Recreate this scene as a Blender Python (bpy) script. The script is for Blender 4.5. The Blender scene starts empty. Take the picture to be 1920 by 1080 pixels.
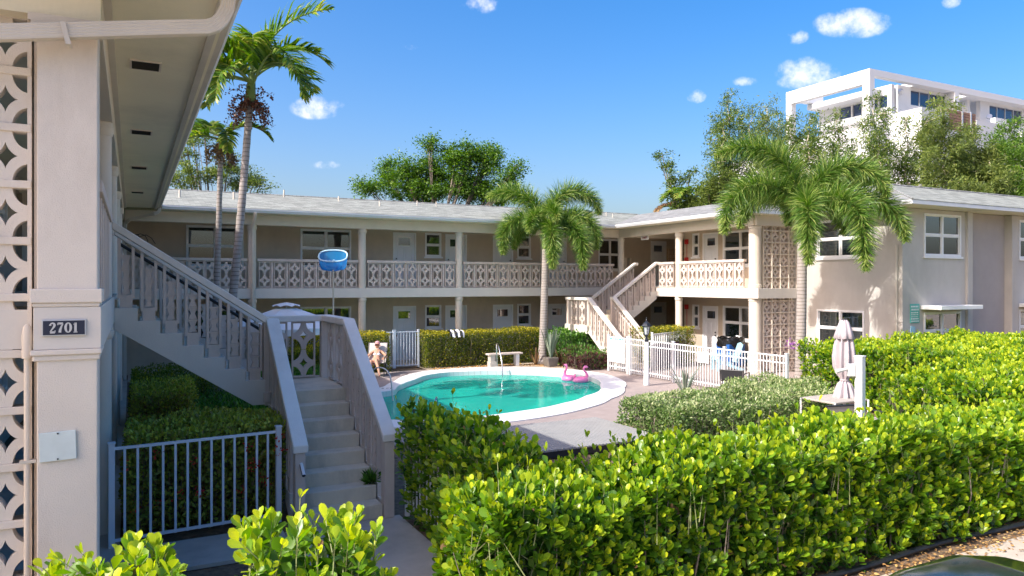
import bpy, bmesh, math, random
import numpy as np
from mathutils import Vector, Matrix, Euler
R = math.radians
sc = bpy.context.scene
col = sc.collection
random.seed(7); rng = np.random.default_rng(7)

# ------------------------------------------------------------ camera, sky, sun, exposure
CAMZ = 2.97
cd = bpy.data.cameras.new('camera'); cam = bpy.data.objects.new('camera', cd); col.objects.link(cam)
cam.location = (0, 0, CAMZ); cam.rotation_euler = (R(90), 0, R(-27.46))
cd.sensor_width = 36; cd.lens = 25.725; cd.shift_y = -0.0047; cd.clip_start = .05; cd.clip_end = 3000
sc.camera = cam
sun_dir = Vector((-1, -.1, .86)).normalized()
SEL = math.asin(sun_dir.z); SAZ = math.atan2(sun_dir.x, sun_dir.y)
ld = bpy.data.lights.new('sun', 'SUN'); ld.energy = 2.0; ld.angle = R(.53); ld.color = (1, .965, .915)
sun = bpy.data.objects.new('sun', ld); col.objects.link(sun); sun.location = (-20, -5, 30)
sun.rotation_euler = sun_dir.to_track_quat('Z', 'Y').to_euler()
w = bpy.data.worlds.new('World'); sc.world = w; w.use_nodes = True
wn = w.node_tree.nodes; wl = w.node_tree.links; wn.clear()
wo = wn.new('ShaderNodeOutputWorld'); bg = wn.new('ShaderNodeBackground'); sky = wn.new('ShaderNodeTexSky')
sky.sky_type = 'NISHITA'; sky.sun_disc = False; sky.sun_elevation = SEL; sky.sun_rotation = SAZ % (2*math.pi)
sky.air_density = 1.0; sky.dust_density = 4.5; sky.ozone_density = 1.0
hsv = wn.new('ShaderNodeHueSaturation'); hsv.inputs['Saturation'].default_value = 1.55; hsv.inputs['Value'].default_value = 1
bg.inputs['Strength'].default_value = .15

SKYMUL = (.625, .62, .66)
mulc = wn.new('ShaderNodeMix'); mulc.data_type = 'RGBA'; mulc.blend_type = 'MULTIPLY'; mulc.inputs['Factor'].default_value = 1; mulc.inputs['B'].default_value = SKYMUL+(1,)
wl.new(sky.outputs[0], mulc.inputs['A']); wl.new(mulc.outputs['Result'], hsv.inputs['Color'])
def N(t, **k):
    n = wn.new(t)
    for a, b in k.items(): setattr(n, a, b)
    return n
# small fair weather clouds: soft spots around fixed compass directions, broken up by noise
tc = N('ShaderNodeTexCoord')
nz = N('ShaderNodeTexNoise'); nz.inputs['Scale'].default_value = 26; nz.inputs['Detail'].default_value = 7; nz.inputs['Roughness'].default_value = .62
wl.new(tc.outputs['Generated'], nz.inputs['Vector'])
S_, C_ = math.sin(R(27.46)), math.cos(R(27.46))
CL = [(-.265, .240, .034, .014, .9), (-.045, .383, .025, .013, .8), (.465, .355, .045, .017, 1.1), (.388, .337, .016, .009, .95),
      (.402, .286, .040, .019, 1.1), (.252, .256, .013, .009, .9), (.317, .276, .018, .006, .8), (.600, .384, .012, .008, .75),
      (-.14, .322, .014, .004, .5), (-.255, .162, .020, .006, .5), (-.55, .40, .06, .02, .8), (.9, .3, .07, .02, .9), (-1.1, .3, .08, .025, .9), (.1, .62, .07, .03, .8), (1.6, .35, .08, .02, .8)]
acc = None
for (a, b, wa, wb, amp) in CL:
    v = Vector((S_ + a*C_, C_ - a*S_, b)); L = v.length; v /= L
    rt = Vector((C_, -S_, 0)); up = v.cross(rt).normalized(); up = up if up.z > 0 else -up; rt = up.cross(v).normalized()
    def dot(vec, sc_):
        d = N('ShaderNodeVectorMath', operation='DOT_PRODUCT'); wl.new(tc.outputs['Generated'], d.inputs[0]); d.inputs[1].default_value = vec/sc_
        s = N('ShaderNodeMath', operation='SUBTRACT'); wl.new(d.outputs['Value'], s.inputs[0]); s.inputs[1].default_value = vec.dot(v)/sc_
        q = N('ShaderNodeMath', operation='MULTIPLY'); wl.new(s.outputs[0], q.inputs[0]); wl.new(s.outputs[0], q.inputs[1]); return q
    q1 = dot(rt, wa/L*1.25); q2 = dot(up, wb/L*1.35)
    ad = N('ShaderNodeMath', operation='ADD'); wl.new(q1.outputs[0], ad.inputs[0]); wl.new(q2.outputs[0], ad.inputs[1])
    front = N('ShaderNodeVectorMath', operation='DOT_PRODUCT'); wl.new(tc.outputs['Generated'], front.inputs[0]); front.inputs[1].default_value = v
    fr = N('ShaderNodeMath', operation='GREATER_THAN'); wl.new(front.outputs['Value'], fr.inputs[0]); fr.inputs[1].default_value = .5
    m = N('ShaderNodeMath', operation='SUBTRACT'); m.inputs[0].default_value = 1; wl.new(ad.outputs[0], m.inputs[1]); m.use_clamp = True
    m2 = N('ShaderNodeMath', operation='MULTIPLY'); wl.new(m.outputs[0], m2.inputs[0]); m2.inputs[1].default_value = amp
    m3 = N('ShaderNodeMath', operation='MULTIPLY'); wl.new(m2.outputs[0], m3.inputs[0]); wl.new(fr.outputs[0], m3.inputs[1])
    if acc is None: acc = m3
    else:
        mx = N('ShaderNodeMath', operation='MAXIMUM'); wl.new(acc.outputs[0], mx.inputs[0]); wl.new(m3.outputs[0], mx.inputs[1]); acc = mx
ns = N('ShaderNodeMath', operation='SUBTRACT'); wl.new(nz.outputs['Fac'], ns.inputs[0]); ns.inputs[1].default_value = .5
nm = N('ShaderNodeMath', operation='MULTIPLY_ADD'); wl.new(ns.outputs[0], nm.inputs[0]); nm.inputs[1].default_value = 4.2; wl.new(acc.outputs[0], nm.inputs[2])
gate = N('ShaderNodeMath', operation='MULTIPLY'); wl.new(nm.outputs[0], gate.inputs[0]); 
g2 = N('ShaderNodeMapRange'); wl.new(acc.outputs[0], g2.inputs['Value']); g2.inputs['From Min'].default_value = 0; g2.inputs['From Max'].default_value = .35
wl.new(g2.outputs[0], gate.inputs[1])
fm = N('ShaderNodeMapRange'); fm.interpolation_type = 'SMOOTHSTEP'; wl.new(gate.outputs[0], fm.inputs['Value']); fm.inputs['From Min'].default_value = .1; fm.inputs['From Max'].default_value = 1.9; fm.inputs['To Max'].default_value = .95
cm = N('ShaderNodeMix', data_type='RGBA'); wl.new(fm.outputs[0], cm.inputs['Factor']); wl.new(hsv.outputs[0], cm.inputs['A']); cm.inputs['B'].default_value = (3.3, 3.2, 3.35, 1)
wl.new(cm.outputs['Result'], bg.inputs['Color']); wl.new(bg.outputs[0], wo.inputs[0])
sc.view_settings.view_transform = 'Standard'; sc.view_settings.look = 'None'; sc.view_settings.exposure = 1.56; sc.view_settings.gamma = 1
sc.view_settings.use_curve_mapping = False
sc.cycles.max_bounces = 7; sc.cycles.diffuse_bounces = 4; sc.cycles.transparent_max_bounces = 12; sc.cycles.caustics_reflective = False; sc.cycles.caustics_refractive = False

# ------------------------------------------------------------ helpers
def tag(o, label=None, cat=None, group=None, kind=None):
    if label: o['label'] = label
    if cat: o['category'] = cat
    if group: o['group'] = group
    if kind: o['kind'] = kind
    return o
def thing(name, label, cat, loc=(0, 0, 0), rz=0, group=None):
    o = bpy.data.objects.new(name, None); col.objects.link(o); o.empty_display_size = .2
    o.location = loc; o.rotation_euler = (0, 0, rz)
    return tag(o, label, cat, group)
def root_of(p):
    while p.parent: p = p.parent
    return p
def place(me, name, parent=None, loc=(0, 0, 0), rz=0, world=True):
    o = bpy.data.objects.new(name, me); col.objects.link(o)
    if parent:
        o.parent = parent
        q = parent; off = Vector((0, 0, 0))
        while q: off += q.location; q = q.parent
        o.location = Vector(loc) - off if world else Vector(loc)
    else: o.location = loc
    o.rotation_euler = (0, 0, rz)
    return o
def copy_tree(o, parent=None):
    c = o.copy(); col.objects.link(c); c.parent = parent
    for ch in list(o.children): copy_tree(ch, c)
    return c
class MB:
    def __init__(s): s.v = []; s.f = []; s.m = []; s.mats = []
    def mi(s, m):
        if m is None: return 0
        if m not in s.mats: s.mats.append(m)
        return s.mats.index(m)
    def add(s, vs, fs, m=None):
        n = len(s.v); s.v += [tuple(p) for p in vs]; s.f += [tuple(i+n for i in f) for f in fs]; s.m += [s.mi(m)]*len(fs); return s
    def box(s, x0, x1, y0, y1, z0, z1, m=None):
        if x0 > x1: x0, x1 = x1, x0
        if y0 > y1: y0, y1 = y1, y0
        if z0 > z1: z0, z1 = z1, z0
        return s.add([(x0,y0,z0),(x1,y0,z0),(x1,y1,z0),(x0,y1,z0),(x0,y0,z1),(x1,y0,z1),(x1,y1,z1),(x0,y1,z1)],
                     [(0,3,2,1),(4,5,6,7),(0,1,5,4),(1,2,6,5),(2,3,7,6),(3,0,4,7)], m)
    def cb(s, c, d, rot=None, m=None):   # centre, dims, rotation
        M = (rot.to_matrix() if isinstance(rot, Euler) else rot) if rot is not None else Matrix.Identity(3)
        vs = [Vector(c) + M @ Vector((a*d[0]/2, b*d[1]/2, e*d[2]/2)) for e in (-1, 1) for a, b in ((-1,-1),(1,-1),(1,1),(-1,1))]
        return s.add(vs, [(0,3,2,1),(4,5,6,7),(0,1,5,4),(1,2,6,5),(2,3,7,6),(3,0,4,7)], m)
    def prism(s, poly, ax, a, b, m=None):   # poly of 2d points in the plane normal to ax
        n = len(poly)
        def P(p, t):
            return (t, p[0], p[1]) if ax == 'x' else (p[0], t, p[1]) if ax == 'y' else (p[0], p[1], t)
        vs = [P(p, a) for p in poly] + [P(p, b) for p in poly]
        fs = [tuple(range(n))[::-1], tuple(range(n, 2*n))] + [(i, (i+1) % n, n+(i+1) % n, n+i) for i in range(n)]
        return s.add(vs, fs, m)
    def tube(s, pts, r, n=8, m=None, cap=True):
        pts = [Vector(p) for p in pts]; k = len(pts); rs = r if isinstance(r, (list, tuple)) else [r]*k
        vs = []; side = None
        for i, p in enumerate(pts):
            d = (pts[min(i+1, k-1)] - pts[max(i-1, 0)]).normalized()
            if side is None: side = d.orthogonal().normalized()
            side = (side - d*side.dot(d)); side = side.normalized() if side.length > 1e-6 else d.orthogonal().normalized()
            u = d.cross(side)
            vs += [p + (side*math.cos(2*math.pi*j/n) + u*math.sin(2*math.pi*j/n))*rs[i] for j in range(n)]
        fs = [(i*n+j, i*n+(j+1) % n, (i+1)*n+(j+1) % n, (i+1)*n+j) for i in range(k-1) for j in range(n)]
        if cap: fs += [tuple(range(n))[::-1], tuple(range((k-1)*n, k*n))]
        return s.add(vs, fs, m)
    def lathe(s, prof, c=(0, 0, 0), n=16, m=None):
        vs = [(c[0]+r*math.cos(2*math.pi*j/n), c[1]+r*math.sin(2*math.pi*j/n), c[2]+z) for r, z in prof for j in range(n)]
        k = len(prof)
        fs = [(i*n+j, i*n+(j+1) % n, (i+1)*n+(j+1) % n, (i+1)*n+j) for i in range(k-1) for j in range(n)]
        fs += [tuple(range(n))[::-1], tuple(range((k-1)*n, k*n))]
        return s.add(vs, fs, m)
    def rect(s, pts, m=None): return s.add(pts, [tuple(range(len(pts)))], m)
    def mesh(s, name, mat=None, smooth=False):
        me = bpy.data.meshes.new(name); me.from_pydata(s.v, [], s.f)
        for m in (s.mats or ([mat] if mat else [])): me.materials.append(m)
        if s.mats: me.polygons.foreach_set('material_index', s.m)
        if smooth: me.polygons.foreach_set('use_smooth', [True]*len(me.polygons))
        me.update(); return me
    def build(s, name, mat=None, parent=None, smooth=False, bevel=0, auto=False):
        if parent:
            q = parent; off = Vector((0, 0, 0))
            while q: off += q.location; q = q.parent
            s.v = [(a-off.x, b-off.y, c-off.z) for a, b, c in s.v]
        me = s.mesh(name, mat, smooth)
        o = bpy.data.objects.new(name, me); col.objects.link(o)
        if parent: o.parent = parent
        if bevel:
            b = o.modifiers.new('bevel', 'BEVEL'); b.width = bevel; b.segments = 2; b.limit_method = 'ANGLE'
        if auto: 
            me.polygons.foreach_set('use_smooth', [True]*len(me.polygons)); me.set_sharp_from_angle(angle=R(40))
        return o

# ------------------------------------------------------------ materials
MATS = {}
def mat(name, c, rough=.8, var=.08, scale=3., bump=0., bscale=60., metal=0., spec=.4, stain=None, sscale=.6, samt=.5):
    m = bpy.data.materials.new(name); m.use_nodes = True; nt = m.node_tree; nd = nt.nodes; lk = nt.links
    p = nd['Principled BSDF']; p.inputs['Roughness'].default_value = rough; p.inputs['Metallic'].default_value = metal
    p.inputs['Specular IOR Level'].default_value = spec
    geo = nd.new('ShaderNodeNewGeometry')
    n1 = nd.new('ShaderNodeTexNoise'); n1.inputs['Scale'].default_value = scale; n1.inputs['Detail'].default_value = 8; n1.inputs['Roughness'].default_value = .6
    lk.new(geo.outputs['Position'], n1.inputs['Vector'])
    mx = nd.new('ShaderNodeMix'); mx.data_type = 'RGBA'
    mr = nd.new('ShaderNodeMapRange'); lk.new(n1.outputs['Fac'], mr.inputs['Value']); mr.inputs['From Min'].default_value = .3; mr.inputs['From Max'].default_value = .7
    lk.new(mr.outputs[0], mx.inputs['Factor'])
    mx.inputs['A'].default_value = tuple(x*(1-var) for x in c)+(1,); mx.inputs['B'].default_value = tuple(min(1, x*(1+var)) for x in c)+(1,)
    out = mx.outputs['Result']
    if stain:
        n2 = nd.new('ShaderNodeTexNoise'); n2.inputs['Scale'].default_value = sscale; n2.inputs['Detail'].default_value = 10; n2.inputs['Roughness'].default_value = .72
        mp = nd.new('ShaderNodeMapping'); lk.new(geo.outputs['Position'], mp.inputs[0]); mp.inputs['Scale'].default_value = (1, 1, .35); lk.new(mp.outputs[0], n2.inputs['Vector'])
        m2 = nd.new('ShaderNodeMapRange'); lk.new(n2.outputs['Fac'], m2.inputs['Value']); m2.inputs['From Min'].default_value = .5; m2.inputs['From Max'].default_value = .75; m2.inputs['To Max'].default_value = samt
        mx2 = nd.new('ShaderNodeMix'); mx2.data_type = 'RGBA'; lk.new(m2.outputs[0], mx2.inputs['Factor']); lk.new(out, mx2.inputs['A']); mx2.inputs['B'].default_value = stain+(1,)
        out = mx2.outputs['Result']
    lk.new(out, p.inputs['Base Color'])
    if bump:
        n3 = nd.new('ShaderNodeTexNoise'); n3.inputs['Scale'].default_value = bscale; n3.inputs['Detail'].default_value = 4
        lk.new(geo.outputs['Position'], n3.inputs['Vector'])
        b = nd.new('ShaderNodeBump'); b.inputs['Strength'].default_value = bump; b.inputs['Distance'].default_value = .01
        lk.new(n3.outputs['Fac'], b.inputs['Height']); lk.new(b.outputs[0], p.inputs['Normal'])
    MATS[name] = m
    return m
def nodes(m): return m.node_tree.nodes, m.node_tree.links
STUC = mat('taupe_stucco', (.55, .455, .35), .9, .07, 1.5, .45, 90, stain=(.30, .26, .22), samt=.45)
STUW = mat('grey_white_stucco', (.52, .485, .44), .9, .07, 1.2, .5, 80, stain=(.38, .345, .30), samt=.65)
STUP = mat('mauve_stucco_panel', (.40, .355, .335), .92, .06, 1.5, .5, 90)
CREAM = mat('cream_trim_paint', (.69, .61, .51), .75, .05, 2, .15, 60, stain=(.45, .39, .31), samt=.3)
SOFF = mat('soffit_paint', (.80, .74, .57), .8, .04, 1.2, .15, 50, stain=(.38, .35, .27), samt=.35)
RAIL = mat('beige_cast_concrete', (.62, .525, .455), .85, .07, 4, .3, 60, stain=(.36, .29, .24), sscale=1.6, samt=.45)
PILL = mat('pillar_stucco_paint', (.74, .67, .58), .85, .05, 1.4, .45, 110, stain=(.46, .385, .31), samt=.6)
SLAB = mat('slab_edge_paint', (.69, .64, .57), .8, .04, 1.5, .2, 70, stain=(.52, .47, .40), samt=.35)
GUT = mat('white_gutter_metal', (.72, .74, .76), .45, .04, 3, stain=(.45, .45, .44), samt=.3)
DOWN = mat('tan_downspout_metal', (.60, .55, .47), .5, .05, 3, stain=(.42, .37, .30), samt=.4)
WHITE = mat('white_enamel_paint', (.80, .80, .79), .45, .03, 3, stain=(.6, .58, .53), samt=.3)
DOORW = mat('white_door_paint', (.76, .77, .78), .5, .03, 2)
CAPM = mat('pale_rail_cap_paint', (.80, .74, .66), .8, .05, 3, .3, 60, stain=(.55, .48, .40), sscale=1.2, samt=.5)
DARKM = mat('dark_metal', (.03, .032, .035), .4, .1, 4)
STEEL = mat('polished_steel', (.62, .62, .63), .22, .03, 4, metal=1)
CONC = mat('stair_concrete', (.66, .575, .44), .92, .09, 3.5, .5, 50, stain=(.20, .195, .17), sscale=1.2, samt=.6)
WALK = mat('sidewalk_concrete', (.46, .43, .38), .92, .1, 2.5, .4, 50, stain=(.22, .20, .17), sscale=.9, samt=.5)
STREET = mat('worn_street_concrete', (.50, .44, .36), .95, .12, 3, .5, 40, stain=(.30, .25, .19), sscale=.8, samt=.6)
PAVER = mat('pinkish_deck_coat', (.36, .295, .265), .9, .1, 3, .3, 50, stain=(.33, .28, .26), sscale=.9, samt=.5)
COPE = mat('white_pool_coping', (.80, .79, .76), .75, .04, 3, .2, 60, stain=(.62, .57, .49), samt=.35)
DIRT = mat('garden_mulch', (.17, .115, .07), .98, .45, 14, .9, 25)
GRAV = mat('dry_leaf_and_shell_bed', (.50, .40, .29), .98, .4, 20, .9, 30)
GRASS = mat('rough_lawn', (.07, .10, .03), .98, .3, 6, .8, 30)
BLUE = mat('sun_faded_blue_plastic', (.03, .13, .42), .4, .08, 3)
LBLU = mat('light_blue_resin', (.32, .55, .66), .5, .05, 3)
DBLU = mat('teal_blue_resin', (.07, .20, .30), .5, .05, 3)
PINK = mat('pink_vinyl', (.88, .24, .52), .28, .04, 5, spec=.6)
RED = mat('red_enamel', (.45, .02, .02), .4, .05, 5)
SLING = mat('taupe_mesh_fabric', (.42, .38, .33), .85, .06, 8, .3, 200)
UMBW = mat('white_canvas', (.78, .78, .78), .85, .04, 3, .2, 120)
UMBP = mat('pale_lilac_canvas', (.44, .385, .40), .88, .06, 4, .3, 120)
SKIN = mat('skin_tone', (.62, .33, .21), .55, .05, 9)  # one even colour for body and head
NAVY = mat('navy_plaque', (.018, .025, .05), .4, .08, 5)
SILV = mat('brushed_silver_trim', (.58, .59, .60), .4, .05, 8, metal=.6)
PALE = mat('pale_mint_plate', (.66, .74, .72), .5, .06, 9, stain=(.55, .65, .60), sscale=3, samt=.5)
BARK = mat('rough_bark', (.20, .165, .13), .95, .25, 7, .8, 30)
WOODP = mat('silvered_plank', (.32, .315, .30), .85, .07, 3, .3, 40, stain=(.38, .36, .34), samt=.4)
BWALL = mat('white_modern_render', (.68, .68, .68), .7, .02, .5)
BROWN = mat('brown_wood_slat', (.30, .18, .12), .7, .12, 3)
PLUM = mat('plum_slats', (.10, .06, .09), .8, .1, 3)
GRN = mat('mint_green_sign_print', (.10, .42, .36), .5, .15, 30)
BLKR = mat('black_poly_pipe', (.012, .013, .014), .5, .1, 5)
WOODL = mat('tan_lattice_wood', (.36, .24, .14), .8, .12, 5)
def glass(name, tint, refl=1.0, rough=.02, dark=(.02, .03, .035), keep=.5):
    m = bpy.data.materials.new(name); m.use_nodes = True; nd, lk = nodes(m); nd.clear()
    o = nd.new('ShaderNodeOutputMaterial'); tr = nd.new('ShaderNodeBsdfTransparent'); tr.inputs[0].default_value = tint+(1,)
    gl = nd.new('ShaderNodeBsdfGlossy'); gl.inputs['Roughness'].default_value = rough; gl.inputs[0].default_value = (1, 1, 1, 1)
    df = nd.new('ShaderNodeBsdfDiffuse'); df.inputs[0].default_value = dark+(1,)
    a = nd.new('ShaderNodeMixShader'); a.inputs[0].default_value = keep; lk.new(df.outputs[0], a.inputs[1]); lk.new(tr.outputs[0], a.inputs[2])
    fr = nd.new('ShaderNodeFresnel'); fr.inputs[0].default_value = 1.5
    mu = nd.new('ShaderNodeMath'); mu.operation = 'MULTIPLY_ADD'; lk.new(fr.outputs[0], mu.inputs[0]); mu.inputs[1].default_value = refl; mu.inputs[2].default_value = .05*refl; mu.use_clamp = True
    b = nd.new('ShaderNodeMixShader'); lk.new(mu.outputs[0], b.inputs[0]); lk.new(a.outputs[0], b.inputs[1]); lk.new(gl.outputs[0], b.inputs[2]); lk.new(b.outputs[0], o.inputs[0])
    return m
GLASS = glass('window_glass', (.75, .82, .8), 1.6)
GLASSD = glass('dark_tinted_glass', (.2, .25, .3), 2.2, dark=(.012, .02, .05), keep=.25)
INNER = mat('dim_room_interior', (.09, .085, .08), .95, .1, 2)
BLIND = mat('white_blinds', (.62, .62, .60), .7, .04, 4)
CURT = mat('grey_curtain', (.40, .42, .42), .9, .12, 6)
# shingles: rows with slight relief and patchy colour
def shingle(name, c, axis):
    m = mat(name, c, .95, .34, 2.4, 0)
    nd, lk = nodes(m); p = nd['Principled BSDF']; geo = nd['Geometry']
    br = nd.new('ShaderNodeTexBrick'); br.inputs['Scale'].default_value = 1; br.inputs['Brick Width'].default_value = .32; br.inputs['Row Height'].default_value = .14
    br.inputs['Mortar Size'].default_value = .006; br.inputs['Color1'].default_value = tuple(x*1.35 for x in c)+(1,); br.inputs['Color2'].default_value = tuple(x*.6 for x in c)+(1,); br.inputs['Mortar'].default_value = tuple(x*.45 for x in c)+(1,)
    sp = nd.new('ShaderNodeSeparateXYZ'); cb = nd.new('ShaderNodeCombineXYZ'); lk.new(geo.outputs['Position'], sp.inputs[0])
    lk.new(sp.outputs['X' if axis == 'x' else 'Y'], cb.inputs[0]); lk.new(sp.outputs['Y' if axis == 'x' else 'X'], cb.inputs[1]); lk.new(cb.outputs[0], br.inputs['Vector'])
    ol = p.inputs['Base Color'].links[0].from_socket
    mx = nd.new('ShaderNodeMix'); mx.data_type = 'RGBA'; mx.inputs['Factor'].default_value = .75; lk.new(ol, mx.inputs['A']); lk.new(br.outputs['Color'], mx.inputs['B']); lk.new(mx.outputs['Result'], p.inputs['Base Color'])
    b = nd.new('ShaderNodeBump'); b.inputs['Strength'].default_value = .6; b.inputs['Distance'].default_value = .02; lk.new(br.outputs['Fac'], b.inputs['Height']); b.invert = True; lk.new(b.outputs[0], p.inputs['Normal'])
    return m
SHX = shingle('grey_green_shingles', (.27, .285, .25), 'x'); SHY = shingle('grey_shingles', (.26, .265, .255), 'y')
def leafmat(name, c0, c1, c2, trans=.35, rough=.45, spec=.4):
    """colour by the leaf's own attribute v: 0 old leaf, .5 normal, 1 new growth"""
    m = bpy.data.materials.new(name); m.use_nodes = True; nd, lk = nodes(m); p = nd['Principled BSDF']; o = nd['Material Output']
    at = nd.new('ShaderNodeAttribute'); at.attribute_name = 'v'
    cr = nd.new('ShaderNodeValToRGB'); e = cr.color_ramp.elements; e[0].color = c0+(1,); e[1].color = c2+(1,); k = e.new(.5); k.color = c1+(1,)
    lk.new(at.outputs['Fac'], cr.inputs[0]); lk.new(cr.outputs[0], p.inputs['Base Color']); p.inputs['Roughness'].default_value = rough; p.inputs['Specular IOR Level'].default_value = spec
    t = nd.new('ShaderNodeBsdfTranslucent'); hs = nd.new('ShaderNodeHueSaturation'); hs.inputs['Saturation'].default_value = 1.15; hs.inputs['Value'].default_value = 1.5; lk.new(cr.outputs[0], hs.inputs['Color']); lk.new(hs.outputs[0], t.inputs[0])
    mx = nd.new('ShaderNodeMixShader'); mx.inputs[0].default_value = trans; lk.new(p.outputs[0], mx.inputs[1]); lk.new(t.outputs[0], mx.inputs[2]); lk.new(mx.outputs[0], o.inputs[0])
    return m
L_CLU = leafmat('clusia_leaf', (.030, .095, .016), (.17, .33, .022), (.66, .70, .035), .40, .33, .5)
L_IXO = leafmat('dark_ixora_leaf', (.24, .14, .06), (.28, .36, .06), (.62, .64, .10), .3, .4)
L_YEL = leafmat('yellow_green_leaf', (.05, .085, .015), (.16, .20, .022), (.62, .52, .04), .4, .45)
L_SIL = leafmat('silvery_leaf', (.06, .12, .03), (.16, .26, .06), (.60, .62, .34), .3, .5)
L_TRE = leafmat('tree_leaf', (.035, .09, .014), (.11, .22, .025), (.26, .40, .05), .35, .45)
L_LIT = leafmat('light_tree_leaf', (.07, .11, .03), (.16, .22, .05), (.34, .38, .09), .4, .5)
L_BAM = leafmat('bamboo_leaf', (.035, .075, .02), (.11, .18, .035), (.32, .38, .06), .35, .45)
L_PAL = leafmat('foxtail_leaflet', (.03, .10, .015), (.115, .225, .03), (.50, .56, .17), .3, .4, .5)
L_KIN = leafmat('green_palm_leaflet', (.03, .085, .012), (.12, .23, .022), (.44, .44, .09), .4, .38, .5)
L_DRY = leafmat('dry_brown_leaf', (.10, .055, .03), (.22, .13, .07), (.42, .28, .12), .25, .7)
L_GRN = leafmat('bright_ground_leaf', (.03, .09, .015), (.10, .24, .035), (.26, .42, .07), .35, .4)
L_AGA = leafmat('grey_green_blade', (.10, .14, .10), (.20, .26, .19), (.42, .46, .34), .15, .5)
L_RED = leafmat('maroon_leaf', (.03, .012, .014), (.10, .03, .035), (.26, .09, .07), .25, .45)
L_FLO = leafmat('red_flower', (.35, .02, .015), (.55, .03, .02), (.7, .10, .05), .3, .5)
L_PUR = leafmat('purple_flower', (.30, .08, .38), (.45, .12, .55), (.62, .28, .6), .3, .5)
L_LITR = leafmat('fallen_orange_leaf', (.20, .10, .04), (.50, .28, .09), (.72, .48, .18), .2, .8)
L_WHF = leafmat('white_flower', (.6, .55, .5), (.75, .72, .68), (.8, .8, .78), .3, .6)

# ------------------------------------------------------------ leaf scatter (numpy)
def tmpl(kind, L=1., W=.5):
    if kind == 'obov':   # paddle shaped, slightly cupped, 6 faces
        v = [(0,0,0),(.3,-.26,.03),(.3,.26,.03),(.62,-.5,.05),(.62,.5,.05),(.88,-.36,.02),(.88,.36,.02),(1,0,-.04),(.3,0,-.02),(.62,0,-.03),(.88,0,-.05)]
        f = [(0,1,8),(0,8,2),(1,3,9,8),(8,9,4,2),(3,5,10,9),(9,10,6,4),(5,7,10),(10,7,6)]
    elif kind == 'lance':
        v = [(0,0,0),(.4,-.5,.04),(.4,.5,.04),(.4,0,-.03),(1,0,-.06)]; f = [(0,1,3),(0,3,2),(1,4,3),(3,4,2)]
    else:
        v = [(0,0,0),(.45,-.5,.05),(1,0,-.03),(.45,.5,.05)]; f = [(0,1,2),(0,2,3)]
    return np.array([(a*L, b*W, c*L) for a, b, c in v]), f
def frames(d, up=None, roll=None):
    """rotation matrices whose x axis is d (n,3); z axis near up"""
    n = len(d); d = d/np.linalg.norm(d, axis=1, keepdims=True)
    if up is None: up = rng.normal(size=(n, 3))
    y = np.cross(up, d); y /= (np.linalg.norm(y, axis=1, keepdims=True)+1e-9); z = np.cross(d, y)
    return np.stack([d, y, z], axis=2)
def leafmesh(name, tm, P, M, S, V, material, smooth=False):
    tv, tf = tm; n = len(P); k = len(tv)
    co = np.einsum('nij,kj->nki', M, tv)*np.asarray(S)[:, None, None] + P[:, None, :]
    me = bpy.data.meshes.new(name)
    me.vertices.add(n*k); me.vertices.foreach_set('co', co.reshape(-1).astype(np.float32))
    ls = [len(f) for f in tf]; flat = np.array([i for f in tf for i in f]); tl = len(flat)
    idx = (flat[None, :] + (np.arange(n)*k)[:, None]).reshape(-1)
    me.loops.add(n*tl); me.loops.foreach_set('vertex_index', idx.astype(np.int32))
    st = np.concatenate([[0], np.cumsum(ls)[:-1]]); starts = (st[None, :] + (np.arange(n)*tl)[:, None]).reshape(-1)
    me.polygons.add(n*len(tf)); me.polygons.foreach_set('loop_start', starts.astype(np.int32))
    if smooth: me.polygons.foreach_set('use_smooth', np.ones(n*len(tf), bool))
    a = me.attributes.new('v', 'FLOAT', 'POINT'); a.data.foreach_set('value', np.repeat(np.asarray(V), k).astype(np.float32))
    me.materials.append(material); me.update(calc_edges=True); return me
LV = {}
def leaves(parent, name, tmk, P, M, S, V, material, singles=0, smooth=False, stuffname=None):
    """all leaves of a plant: the `singles` nearest the camera as objects, the rest one stuff mesh"""
    P = np.asarray(P); S = np.asarray(S); V = np.asarray(V); tm = tmpl(*tmk)
    off = np.array(parent.location) if parent else np.zeros(3)
    if singles and len(P) > singles:
        d = np.linalg.norm(P - np.array([0, 0, CAMZ]), axis=1); order = np.argsort(d)
        # front most leaves only (nearest that are not under others along the view)
        ix = order[:singles]; rest = order[singles:]
        for i in ix:
            b = min(4, int(V[i]*5)); key = (name, tmk, b, material.name)
            if key not in LV: LV[key] = leafmesh(name, tm, np.zeros((1, 3)), np.eye(3)[None], [1.], [(b+.5)/5], material, smooth)
            o = bpy.data.objects.new(name, LV[key]); col.objects.link(o); o.parent = parent
            o.matrix_local = Matrix.Translation(Vector(P[i]-off)) @ Matrix(M[i].tolist()).to_4x4() @ Matrix.Scale(float(S[i]), 4)
        P, M, S, V = P[rest], M[rest], S[rest], V[rest]
    me = leafmesh(stuffname or 'foliage', tm, P-off, M, S, V, material, smooth)
    o = bpy.data.objects.new(stuffname or 'foliage', me); col.objects.link(o); o.parent = parent; o['kind'] = 'stuff'
    return o

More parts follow.
